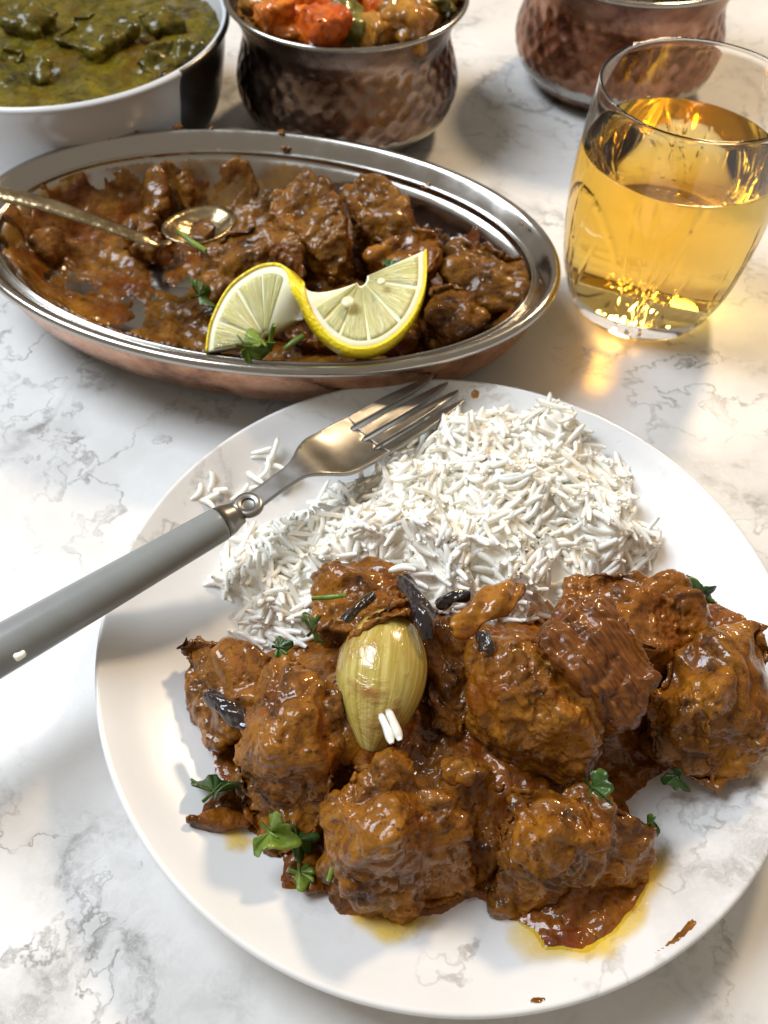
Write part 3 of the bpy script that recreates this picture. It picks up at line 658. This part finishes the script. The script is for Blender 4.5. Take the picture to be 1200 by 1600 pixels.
# neck disc with hole, collar and handle
nk = A0 + fd * .0075; nk.z = fz(.0075)
V, F = lathe(smooth_profile([(.0026, .0009), (.0040, .0013), (.0053, .0008), (.0056, 0), (.0053, -.0009), (.0040, -.0013), (.0026, -.0009), (.0024, 0), (.0026, .0009)], 3), nk, 32); ring = put('neck_ring', mesh(V, F), FORK, fork)
V, F = lathe([(0, .0002), (.0020, .0002), (.0026, .0004), (.0026, -.0006), (0, -.0006)], nk, 24); put('rivet', mesh(V, F), FORK, ring)
hd_dir = (at(0, 1016, .0425) - A0).normalized()
P = [A0 + fd * .003, A0 + fd * .001, A0 + hd_dir * .002, A0 + hd_dir * .0045]; V, F = tube(P, [.0043, .0048, .0058, .0061], 28); put('collar', mesh(V, F), FORK, fork)
HL = .135; P = [A0 + hd_dir * (.0042 + t) for t in (0, .0006, .0015, .006, .02, .05, .08, .11, .128, .133, HL)]
V, F = tube(P, [.0052, .0061, .0064, .0065, .0067, .0073, .0079, .0083, .0080, .0066, .003], 36, .93); put('handle', mesh(V, F), GREY, fork)
loose_grain(31, 1024, .0505, .6, 0, .0036, 5, 'tiny white rice crumb stuck on the grey fork handle')

kw = dict(mat=CURRY, h=.0011, name='sauce_spatter', cat='sauce', wob=.0008, zr=.0235)
oil_pool([(1050, 1464), (1070, 1446), (1082, 1436), (1086, 1442), (1076, 1456), (1058, 1473), (1036, 1487), (1016, 1496), (1024, 1484)], 'long brown sauce smear on the rim of the dinner plate', 81, **kw)
oil_pool([(826, 1561), (840, 1557), (850, 1562), (842, 1569), (828, 1570)], 'short brown sauce dab on the rim of the dinner plate', 82, **kw)
kw['mat'] = VEG_OCHRE; kw['wob'] = .0004
oil_pool([(735, 612), (742, 608), (750, 611), (748, 617), (738, 618)], 'tiny yellow sauce speck on the plate near the fork tines', 83, **kw)
oil_pool([(798, 633), (806, 632), (808, 638), (800, 639)], 'tiny yellow sauce speck at the plate rim behind the rice', 84, **kw)

# ------------------------------------------------------------------ oval serving dish
DC = Vector((-.0612, .3455, 0)); DA, DB, DR = .1376, .0870, math.atan2(.1643, -.9864)
dx = Vector((math.cos(DR), math.sin(DR), 0)); dy = Vector((-dx.y, dx.x, 0))
def oval(profile, n=200, dent=None):
    V = []
    for i in range(n):
        th = 2 * math.pi * i / n
        for d, z in profile:
            V.append(DC + dx * ((DA + d) * math.cos(th)) + dy * ((DB + d) * math.sin(th)) + Vector((0, 0, z)))
    F = grid_faces(n, len(profile), close_u=True); return V, F
dish = thing('oval_serving_dish', 'oval copper and steel serving dish of brown curry with lemon', 'serving dish', DC)
def floor_cap(prof, z, flip=False):
    pass
out = smooth_profile([(-.0868, .0), (-.036, .0), (-.030, .0006), (-.017, .0080), (-.0095, .019), (-.0062, .029), (-.0050, .0362)], 6)
V, F = oval(out); o = put('copper_shell', mesh(V, F), COPPER, dish)
inn_pts = [(-.0135, .0330), (-.0165, .0300), (-.0215, .0215), (-.030, .0115), (-.040, .0056), (-.050, .0040), (-.0868, .0036)]
inn = smooth_profile(inn_pts, 6); V, F = oval(inn); o = put('steel_lining', mesh(V, F), STEEL, dish)
rim = smooth_profile([(-.0050, .0362), (-.0030, .0368), (-.0006, .0385), (-.0001, .0402), (-.0010, .0418), (-.0026, .0423), (-.0045, .0416), (-.0080, .0378), (-.0102, .0352), (-.0110, .0351), (-.0118, .0360), (-.0126, .0358), (-.0130, .0340), (-.0135, .0330)], 4)
V, F = oval(rim); o = put('steel_rim', mesh(V, F), STEEL, dish)
_in = np.array(sorted(inn, key=lambda p: p[0])); 
def dish_z(x, y):
    X = (np.asarray(x) - DC.x) * dx.x + (np.asarray(y) - DC.y) * dx.y; Y = (np.asarray(x) - DC.x) * dy.x + (np.asarray(y) - DC.y) * dy.y
    lo = np.full(X.shape, -.0868); hi = np.full(X.shape, 0.0)
    for _ in range(30):
        m_ = (lo + hi) / 2; f = (X / (DA + m_)) ** 2 + (Y / (DB + m_)) ** 2 - 1
        lo = np.where(f > 0, m_, lo); hi = np.where(f > 0, hi, m_)
    d = (lo + hi) / 2; return np.interp(d, _in[:, 0], _in[:, 1]), d
def smear_top(x, y):
    z, d = dish_z(x, y); P = np.stack([x, y, z], 1)
    deep = sstep(x, -.10, -.02)
    t = 0.0017 + 0.0048 * deep * sstep(d, -.02, -.05) + 0.0030 * fbm(P, 34, 3, 61) + 0.0015 * fbm(P, 110, 3, 62) + 0.0008 * (0.2 - np.abs(fbm(P, 330, 2, 63)))
    front = sstep(-(y - DC.y), -.02, .05)
    lim = -.0150 - 0.006 * (1 - front) * (0.3 + 2.2 * fbm(P, 40, 3, 64) + 1.2 * deep)
    return np.where((d < lim) & (t > 0), z + t, -1)
me = height_field(DC.x - .14, DC.x + .14, DC.y - .10, DC.y + .10, 0.0009, smear_top, lambda x, y: dish_z(x, y)[0] + .0001)
tag(put('curry_sauce', me, CURRY_DISH, None, (DC.x, DC.y, .004)), 'dark brown curry sauce smeared over the floor of the oval steel dish', 'sauce')
def film_top(x, y):
    z, d = dish_z(x, y); P = np.stack([x, y, z], 1)
    k = 0.35 + 0.9 * fbm(P, 36, 3, 66) - sstep(x, DC.x, DC.x + .07) * .8
    return np.where((d < -.0142) & (d > -.045) & (y > DC.y) & (k > 0), z + .0004, -1)
me = height_field(DC.x - .14, DC.x + .14, DC.y - .02, DC.y + .10, 0.0009, film_top, lambda x, y: dish_z(x, y)[0] + .0001)
a = vco(me); v_ = 0.55 * sstep(0.35 + 0.9 * fbm(np.stack([a[:, 0], a[:, 1], dish_z(a[:, 0], a[:, 1])[0]], 1), 36, 3, 66) - sstep(a[:, 0], DC.x, DC.x + .07) * .8, 0.0, 0.5)
me.attributes.new('film', 'FLOAT', 'POINT').data.foreach_set('value', v_.astype(np.float32))
def m_film(nt, b, o):
    co = coords(nt)
    setp(nt, b, col=ramp(nt, noise(nt, co, 60, 5, 0.65), [(0.32, (0.09, 0.035, 0.006)), (0.5, (0.26, 0.11, 0.010)), (0.68, (0.42, 0.22, 0.02))]), rough=0.14, spec=0.5, alpha=oil_depth(nt))
tag(put('oil_film', me, M('brown_oil_film', m_film), None, (DC.x, DC.y, .004)), 'thin brown oily film on the far inner wall of the oval dish', 'oil')
DG = 'meat chunks in the oval dish'
def dmeat(label, pts, seed, mat=CURRY_DISH, base=lambda q: float(dish_z(np.array([q.x]), np.array([q.y]))[0][0]) + .004, **kw):
    kw.setdefault('voxel', .0009); return chunk('meat_chunk', label, 'meat', pts, base, seed, mat, DG, **kw)
dmeat('rounded glistening meat lump by the spoon bowl in the oval dish', [(320, 395, .030), (355, 350, .042), (420, 340, .048), (465, 365, .048), (480, 430, .040), (440, 480, .028), (350, 475, .022), (300, 440, .020)], 40)
dmeat('tall meat chunk with hanging flap in the middle of the oval dish', [(430, 295, .046), (480, 268, .054), (520, 290, .056), (545, 350, .050), (545, 400, .040), (520, 440, .032), (490, 400, .040), (460, 350, .048), (420, 330, .044)], 41)
dmeat('meat chunk against the far wall of the oval dish', [(540, 295, .044), (600, 280, .048), (635, 310, .044), (640, 350, .038), (600, 380, .036), (550, 350, .042)], 42)
dmeat('yellow brown meat lump behind the upper end of the lemon slice', [(600, 375, .042), (640, 350, .046), (690, 345, .048), (695, 390, .044), (670, 430, .038), (610, 420, .038), (570, 400, .036)], 43, CURRY)
dmeat('meat chunk at the narrow end of the oval dish by the glass', [(705, 385, .036), (760, 372, .040), (820, 395, .038), (832, 440, .032), (810, 490, .024), (750, 495, .024), (700, 450, .030)], 44)
dmeat('meat chunk beside the peel of the raised lemon end', [(670, 440, .036), (710, 430, .038), (745, 460, .036), (745, 510, .026), (700, 530, .024), (660, 500, .030)], 45)
dmeat('low meat pieces sunk in sauce under the lemon slice', [(450, 440, .026), (560, 430, .030), (650, 470, .028), (640, 530, .020), (540, 545, .018), (460, 540, .018), (420, 500, .020)], 46)
dmeat('small dark meat lump under the spoon handle', [(190, 350, .018), (235, 330, .024), (255, 360, .022), (240, 395, .014), (190, 390, .012)], 47)
dmeat('upright narrow meat shred against the far wall of the dish', [(230, 270, .032), (245, 258, .036), (262, 275, .034), (268, 325, .022), (240, 340, .020), (225, 310, .022)], 48, amp=.6)
dmeat('second narrow meat shred leaning at the far wall of the dish', [(280, 272, .032), (292, 268, .034), (302, 300, .026), (296, 325, .020), (278, 318, .020)], 49, amp=.5)
dmeat('low crumb of meat on the bare side of the oval dish', [(60, 375, .018), (90, 360, .022), (95, 400, .014), (75, 425, .010), (55, 410, .010)], 50, amp=.6)
def leaf_d(label, px, py, z, size, ang, mat, tilt, seed): return leaf(label, px, py, z, size, ang, mat, tilt, seed)
leaf_d('round dark green coriander leaf on the meat lump beside the lemon', 310, 462, .034, .0085, .9, LEAF_DARK, (.6, .1), 21)
leaf_d('fresh green coriander leaf at the base of the lower lemon half', 385, 542, .040, .0085, .2, LEAF, (.3, .2), 22)
leaf_d('green coriander leaf beside the fresh sprig before the lemon', 410, 535, .044, .0075, 2.2, LEAF, (.6, .1), 23)
leaf_d('dark coriander leaf on the sauce behind the lemon twist', 610, 418, .044, .006, .4, LEAF_DARK, (.3, .1), 24)
herb_stem('upright green coriander stem before the lemon twist', [(422, 545, .038), (424, 525, .045), (428, 508, .052)], .0011, LEAF)
herb_stem('green coriander stem lying below the lemon twist', [(445, 545, .040), (458, 535, .043), (475, 524, .045)], .0012, LEAF)
herb_stem('green coriander stem lying in the spoon bowl', [(278, 362, .036), (300, 378, .037), (322, 392, .036)], .0013, LEAF)
# spatter on the rim
for k, (px, py, z, r) in enumerate([(140, 217, .0425, .0016), (172, 213, .0425, .0018), (215, 206, .0425, .0014), (276, 200, .0425, .0028), (440, 207, .0425, .0026), (445, 232, .038, .0026), (490, 240, .034, .0020), (345, 236, .035, .0018), (665, 292, .035, .0026), (815, 350, .0425, .0016), (330, 200, .0425, .0016)]):
    c = at(px, py, z); bm = bmesh.new(); bmesh.ops.create_icosphere(bm, subdivisions=4, radius=r * .62, matrix=Matrix.Translation(c) @ Matrix.Rotation(k * 1.3, 4, 'Z') @ Matrix.Diagonal((1.7, .9, .7, 1)))
    me = bpy.data.meshes.new('s'); bm.to_mesh(me); bm.free(); a = vco(me); a = a + vno(me) * (r * .45 * fbm(a, 500, 2, k))[:, None]; setco(me, a); me.polygons.foreach_set('use_smooth', [True] * len(me.polygons)); tag(put('sauce_spatter', me, CURRY, None, c - Vector((0, 0, r))), 'dried drop of sauce spattered on the oval dish rim', 'sauce', 'sauce spatter on the dish rim')

# spoon in the dish
sp = thing('serving_spoon', 'hammered brass serving spoon resting in the oval dish', 'spoon', at(300, 380, .02))
SB = at(308, 352, .031); S_dir = (SB - at(215, 372, .044)); S_dir.z = 0; S_dir.normalize(); S_side = Vector((-S_dir.y, S_dir.x, 0))
V = []; nr, na = 10, 48
for i in range(nr):
    f = (i + .001) / (nr - 1 + .001)
    for k in range(na):
        a = 2 * math.pi * k / na
        V.append(SB + S_dir * (.0195 * f * math.cos(a) * (1 + .1 * math.cos(a))) + S_side * (.0145 * f * math.sin(a)) + Vector((0, 0, .0075 * f * f - .0075 + .004 * f * math.cos(a) * -.6)))
me = solid(mesh(V, grid_faces(nr, na, close_v=True)), .0011); me.polygons.foreach_set('use_smooth', [True] * len(me.polygons)); put('bowl', me, BRASS, sp)
P = [SB - S_dir * .0185 + Vector((0, 0, .001)), SB - S_dir * .024 + Vector((0, 0, .003)), at(235, 378, .040), at(160, 350, .046), at(80, 322, .052), at(0, 302, .056), at(-120, 272, .060)]
P = [Vector(p) for p in smooth_profile([np.array(p) for p in P], 6)]; n_ = len(P)
V, F = tube(P, [.0022 + .0034 * (i / n_) for i in range(n_)], 14, .38); put('handle', mesh(V, F), BRASS, sp)

chunk('sauce_clot', 'brown sauce pooled in the bowl of the brass spoon', 'sauce', [(292, 372, .030), (300, 345, .0325), (325, 338, .0335), (338, 352, .0335), (318, 374, .031)], lambda q: .027, 58, CURRY_DISH, amp=.25)

# lemon twist: peel, pith and flesh wedges swept along an S
lem = thing('lemon_slice', 'twisted lemon slice with yellow peel laid over the oval dish curry', 'lemon', at(500, 520, .03))
CLp = at(418, 535, .0385); CRp = at(563, 443, .0505)
rind_px = [(322, 553, .036), (330, 505, .043), (358, 452, .050), (400, 421, .055), (437, 414, .058), (458, 428, .058), (470, 465, .056), (484, 500, .052), (512, 534, .0475), (552, 553, .0450), (598, 546, .0450), (640, 510, .0470), (664, 455, .0500), (666, 397, .0530)]
RN = [Vector(p) for p in smooth_profile([np.array(at(*p)) for p in rind_px], 8)]
nR = len(RN); CEN = []
for i in range(nR):
    t = i / (nR - 1); k = float(sstep(np.array([t]), .36, .50)[0]); CEN.append(CLp * (1 - k) + CRp * k)
def lem_p(i, s): return CEN[i] + (RN[i] - CEN[i]) * s
NRM = []
for i in range(nR):
    tg = (RN[min(i + 1, nR - 1)] - RN[max(i - 1, 0)]).normalized(); rd = (RN[i] - CEN[i]).normalized(); nn = rd.cross(tg).normalized()
    if i and nn.dot(NRM[-1]) < 0: nn = -nn
    NRM.append(nn)
TH = .0060
def lem_part(i0, i1, s0, s1, off, ns=8, uv=False):
    """Closed slab between two radii, TH thick plus off on each face."""
    V = []; UV = []; n = i1 - i0 + 1
    for side in (1, -1):
        for a in range(n):
            i = i0 + a
            for j in range(ns):
                s = s0 + (s1 - s0) * j / (ns - 1)
                e = 1.0
                if uv: e = min(1, 6 * min(j / (ns - 1), 1 - j / (ns - 1)) + .0) * min(1, 3.0 * min(a / (n - 1), 1 - a / (n - 1)))
                V.append(lem_p(i, s) + NRM[i] * side * (TH / 2 + off * e)); UV.append((i / nR * 4, s))
    f1 = grid_faces(n, ns); off_ = n * ns; F = f1 + [tuple(reversed([q + off_ for q in f])) for f in f1]
    for a in range(n - 1):
        for j in (0, ns - 1):
            q = (a * ns + j, (a + 1) * ns + j, (a + 1) * ns + j + off_, a * ns + j + off_); F.append(q)
    for a in (0, n - 1):
        for j in range(ns - 1): F.append((a * ns + j, a * ns + j + 1, a * ns + j + 1 + off_, a * ns + j + off_))
    me = mesh(V, F); bm = bmesh.new(); bm.from_mesh(me); bmesh.ops.recalc_face_normals(bm, faces=bm.faces); bm.to_mesh(me); bm.free()
    l_ = me.uv_layers.new(name='UVMap')
    for l in me.loops: l_.data[l.index].uv = UV[l.vertex_index]
    return me
put('peel', lem_part(0, nR - 1, .965, 1.0, .0001, 4), PEEL, lem)
put('pith', lem_part(0, nR - 1, .10, .966, -.0004, 10), PITH, lem)
for a, b in ((1, 8), (9, 17), (18, 26), (27, 33), (34, 38), (54, 59), (60, 66), (67, 76), (77, 86), (87, 95), (96, nR - 2)):
    put('flesh_segment', lem_part(a, min(b, nR - 1), .13, .865, .0004, 14, True), PULP, lem)
for px, py, z, r in ((544, 472, .0545, .0028), (596, 440, .0565, .0018)):
    c = at(px, py, z); bm = bmesh.new(); bmesh.ops.create_uvsphere(bm, u_segments=16, v_segments=10, radius=r, matrix=Matrix.Translation(c) @ Matrix.Diagonal((1, 1.15, .5, 1)))
    me = bpy.data.meshes.new('s'); bm.to_mesh(me); bm.free(); me.polygons.foreach_set('use_smooth', [True] * len(me.polygons)); put('seed', me, SEED, lem)

# ------------------------------------------------------------------ drinking glass
GC = Vector((.1242, .3626, 0)); GH = .108
gl = thing('drinking_glass', 'clear cut glass tumbler of amber drink beside the dishes', 'glass', GC)
outp = smooth_profile([(.0, .0012), (.022, .0010), (.0315, .0), (.0342, .0014), (.0374, .0085), (.0413, .022), (.0438, .040), (.0448, .056), (.0444, .074), (.0434, .092), (.0424, .1040), (.0421, .1070)], 10)
rimp = [(.0419, .1078), (.0413, .1082), (.0407, .1078)]
inp = smooth_profile([(.0405, .1068), (.0411, .1035), (.0419, .092), (.0429, .074), (.0433, .056), (.0422, .040), (.0389, .022), (.0352, .0130), (.0300, .0105), (.0, .0098)], 10)
def cuts(th, r, z):
    """Fan of long engraved grooves round the lower wall."""
    if .006 < z < .072 and r > .036:
        d = 0.0; n = 6; cell = 2 * math.pi / n
        a = ((th + .35) % cell) - cell / 2
        for k in (-1, 0, 1):
            top = .070 if k == 0 else .058
            for s in (-1, 1):
                line = k * .16 + .22 * z / .07 + s * (.015 + .30 * max(0, z - .012) / .07 * (0.45 if k == 0 else 1.0))
                wv = .009
                if z < top:
                    e = abs(a - line) / wv
                    if e < 1: d = max(d, (1 - e) * min(1, (top - z) / .02))
        r -= .0010 * d
    return r, z
ip = np.array([[float(p[0]), float(p[1])] for p in inp])
r_lv = float(np.interp(LV, ip[::-1, 1], ip[::-1, 0]))
def weld(o):
    bm = bmesh.new(); bm.from_mesh(o.data); bmesh.ops.remove_doubles(bm, verts=bm.verts, dist=1e-7); bmesh.ops.recalc_face_normals(bm, faces=bm.faces); bm.to_mesh(o.data); bm.free()
dry = [tuple(p) for p in ip if p[1] > LV] + [(r_lv, LV)]; wet = [(r_lv, LV)] + [tuple(p) for p in ip if p[1] < LV]
V, F = lathe(outp + rimp + dry + wet[1:], GC, 420, cuts); me = mesh(V, F)
body = put('body', me, GLASS, gl); weld(body)
bm = bmesh.new(); bm.from_mesh(body.data)          # below the level the drink's own wall is the inner surface
kill = [f for f in bm.faces if all(v.co.z < LV + 1e-5 for v in f.verts) and all(math.hypot(v.co.x, v.co.y) <= float(np.interp(v.co.z, ip[::-1, 1], ip[::-1, 0])) + 2e-4 for v in f.verts) and min(v.co.z for v in f.verts) > .0095]
bmesh.ops.delete(bm, geom=kill, context='FACES'); bm.to_mesh(body.data); bm.free()
V, F = lathe([(0, LV), (r_lv * .6, LV), (r_lv - .0015, LV), (r_lv - .0004, LV + .0002)] + wet, GC, 420)
dr = put('amber_drink', mesh(V, F), DRINK, None, (GC.x, GC.y, DRINK_Z)); weld(dr); tag(dr, 'amber orange drink filling most of the cut glass tumbler', 'drink')

# ------------------------------------------------------------------ hammered pots
def dents(c_seed, rows=9, cols=34, depth=.0009):
    rnd = np.random.RandomState(c_seed); cs = []
    for r_ in range(rows):
        for k in range(cols): cs.append(((k + .5 * (r_ % 2) + rnd.uniform(-.15, .15)) / cols * 2 * math.pi, .004 + (r_ + rnd.uniform(-.15, .15)) * .0062))
    cs = np.array(cs)
    def fn(th, r, z):
        if z > .060 or z < .002: return r, z
        da = np.abs(cs[:, 0] - th); da = np.minimum(da, 2 * math.pi - da) * r; d2 = (da ** 2 + (cs[:, 1] - z) ** 2).min()
        return r - depth * max(0, 1 - d2 / .0042 ** 2), z
    return fn
def pot(c, label, mat, seed, rim_r=.0668):
    t = thing('hammered_pot', label, 'pot', c, 'hammered metal pots')
    prof = smooth_profile([(.0, .001), (.040, .0), (.047, .0012), (.0565, .010), (.0632, .022), (.0640, .032), (.0612, .043), (.0585, .052), (.0588, .060), (.0618, .067), (rim_r - .0018, .0722)], 9)
    V, F = lathe(prof, c, 220, dents(seed)); put('body', mesh(V, F), mat, t)
    prof = smooth_profile([(rim_r - .0018, .0722), (rim_r, .0738), (rim_r - .0002, .0752), (rim_r - .0016, .0757), (rim_r - .0030, .0748)], 5)
    V, F = lathe(prof, c, 128); put('rim', mesh(V, F), STEEL, t)
    prof = smooth_profile([(rim_r - .0030, .0748), (.0600, .066), (.0570, .058), (.0572, .050), (.0600, .042), (.0620, .030), (.055, .010), (.0, .004)], 5)
    V, F = lathe(prof, c, 128); put('lining', mesh(V, F), STEEL, t)
    return t
P1 = Vector((-.0302, .5170, 0)); pot(P1, 'brown hammered metal pot heaped with orange vegetable curry', BRONZE, 1)
P2c = at(1000, 6, .075); P2 = Vector((P2c.x + .0075, P2c.y + .0655, 0)); pot(P2, 'reddish hammered copper pot standing behind the glass', POT_COPPER, 2)
V, F = lathe(smooth_profile([(.0565, .060), (.05, .0615), (.03, .064), (0, .066)], 4), P1, 64)
me = mesh(V, F); a = vco(me); a[:, 2] += .0022 * fbm(a, 60, 3, 12); setco(me, a); tag(put('vegetable_curry_sauce', me, VEG_OCHRE, None, (P1.x, P1.y, .058)), 'orange curry sauce filling the brown hammered pot', 'sauce')
random.seed(11); vi = 0
spots = [(395, 12), (425, 28), (455, 12), (462, 44), (500, 50), (500, 20), (535, 8), (548, 48), (590, 20), (585, 52), (630, 40), (612, -8), (660, 18), (650, 46), (690, 14), (700, -6), (560, -14), (470, -14), (420, -8)]
vmats = [VEG_OCHRE, VEG_ORANGE, VEG_ORANGE, VEG_ORANGE, VEG_RED, VEG_RED, VEG_ORANGE, VEG_GREEN, VEG_RED, VEG_OCHRE, VEG_OCHRE, VEG_RED, VEG_OCHRE, VEG_OCHRE, VEG_GREEN, VEG_OCHRE, VEG_ORANGE, VEG_RED, VEG_OCHRE]
lab = {'orange_vegetable': ('orange pepper or carrot piece heaped in the brown hammered pot', 'orange vegetable pieces in the pot'), 'red_vegetable': ('red orange tomato like piece heaped in the brown hammered pot', 'red vegetable pieces in the pot'),
       'ochre_vegetable': ('yellow brown sauced vegetable piece heaped in the brown hammered pot', 'yellow brown vegetable pieces in the pot'), 'green_vegetable': ('dull green vegetable piece heaped in the brown hammered pot', 'green vegetable pieces in the pot')}
for (px, py), mt in zip(spots, vmats):
    z = .074 + random.uniform(-.002, .004); c = at(px, py, z); s = random.uniform(.0075, .0115)
    v = Vector((c.x - P1.x, c.y - P1.y, 0))
    if v.length > .052: c -= v.normalized() * (v.length - .052)
    R_ = Matrix.Rotation(random.uniform(0, 3), 3, 'Z') @ Matrix.Rotation(random.uniform(-.6, .6), 3, 'X')
    Pp = [c + R_ @ Vector((x * s * random.uniform(.7, 1.3), y * s * random.uniform(.6, 1.0), zz * s * random.uniform(.6, .95))) for x in (-1, 1) for y in (-1, 1) for zz in (-1, 1)] + [c + R_ @ Vector((random.uniform(-1.2, 1.2) * s, random.uniform(-1, 1) * s, s * random.uniform(.6, 1.0))) for _ in range(3)]
    me = rough_hull(Pp, 200 + vi, .75, .0011, 22); vi += 1
    L_, g_ = lab[mt.name]; tag(put('vegetable_piece', me, mt, None, c - Vector((0, 0, s))), L_, 'vegetable', g_)

# ------------------------------------------------------------------ white bowl of green curry
BC = Vector((-.1883, .4975, 0)); BR, BH = .0955, .065
bw = thing('serving_bowl', 'white bowl with a dark brown section holding green curry', 'bowl', BC)
prof = smooth_profile([(BR - .0015, BH - .0035), (BR - .0035, BH - .010), (BR - .006, .040), (BR - .012, .018), (BR - .025, .004), (BR - .030, .0), (BR - .034, .0)], 6)
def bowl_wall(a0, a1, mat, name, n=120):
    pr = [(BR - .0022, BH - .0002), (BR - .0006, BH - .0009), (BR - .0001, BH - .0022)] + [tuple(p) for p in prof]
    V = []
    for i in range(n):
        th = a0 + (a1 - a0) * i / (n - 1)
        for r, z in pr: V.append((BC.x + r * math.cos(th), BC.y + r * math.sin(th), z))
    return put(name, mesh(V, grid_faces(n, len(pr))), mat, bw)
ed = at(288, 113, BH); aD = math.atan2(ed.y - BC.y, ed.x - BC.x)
bowl_wall(aD, aD + 1.9, DARK_BROWN, 'dark_brown_wall'); bowl_wall(aD + 1.9, aD + 2 * math.pi, WHITE_GLAZE, 'white_wall')  # wall split by angle: one arc coloured dark brown, the rest white
V, F = lathe(smooth_profile([(BR - .0022, BH - .0002), (BR - .0036, BH - .0008), (BR - .0046, BH - .0030), (BR - .0075, .044), (BR - .014, .020), (BR - .03, .006), (0, .005)], 6), BC, 128); put('inside', mesh(V, F), WHITE_GLAZE, bw)
def green_top(x, y):
    r = np.hypot(x - BC.x, y - BC.y); P = np.stack([x, y, x * 0 + .2], 1)
    return np.where(r < BR - .0050, .0530 + .0030 * fbm(P, 38, 3, 91) + .0016 * (np.abs(fbm(P, 110, 2, 92)) - .3) + .0004 * fbm(P, 420, 2, 93), -1)
me = height_field(BC.x - BR, BC.x + BR, BC.y - BR, BC.y + BR, .0013, green_top, lambda x, y: np.full(np.shape(x), .0))
a = vco(me); a[:, 2] = np.maximum(a[:, 2], .050); rr = np.hypot(a[:, 0] - BC.x, a[:, 1] - BC.y); kk = np.minimum(1, (BR - .0060) / np.maximum(rr, 1e-6)); a[:, 0] = BC.x + (a[:, 0] - BC.x) * kk; a[:, 1] = BC.y + (a[:, 1] - BC.y) * kk; setco(me, a)
tag(put('green_curry_sauce', me, CURRY_GREEN, None, (BC.x, BC.y, .05)), 'olive green spinach curry sauce filling the white bowl', 'sauce')
GG = 'meat pieces in the green curry'
for k, (pts, L_) in enumerate([
    ([(205, 95, .058), (235, 62, .064), (290, 58, .064), (322, 70, .060), (300, 95, .056), (240, 125, .054)], 'green sauced meat piece by the dark section of the bowl rim'),
    ([(40, 110, .056), (55, 85, .061), (80, 90, .060), (85, 118, .055), (60, 130, .054)], 'small green sauced meat lump out in the smooth green sauce'),
    ([(80, 60, .060), (110, 20, .064), (180, 10, .065), (215, 40, .062), (150, 80, .058)], 'large green sauced meat piece in the middle of the white bowl'),
    ([(-20, 90, .056), (0, 60, .062), (40, 70, .060), (35, 100, .055)], 'green sauced meat piece with a brown bare side'),
    ([(0, 30, .060), (40, 5, .064), (85, 15, .062), (60, 50, .058)], 'green sauced meat piece behind the small lump'),
    ([(210, 20, .060), (250, 5, .064), (290, 30, .060), (240, 48, .058)], 'green sauced meat piece near the far wall of the bowl')]):
    chunk('meat_chunk', L_, 'meat', pts, lambda q: .048, 120 + k, CURRY_GREEN, GG, voxel=.0011, amp=.9)
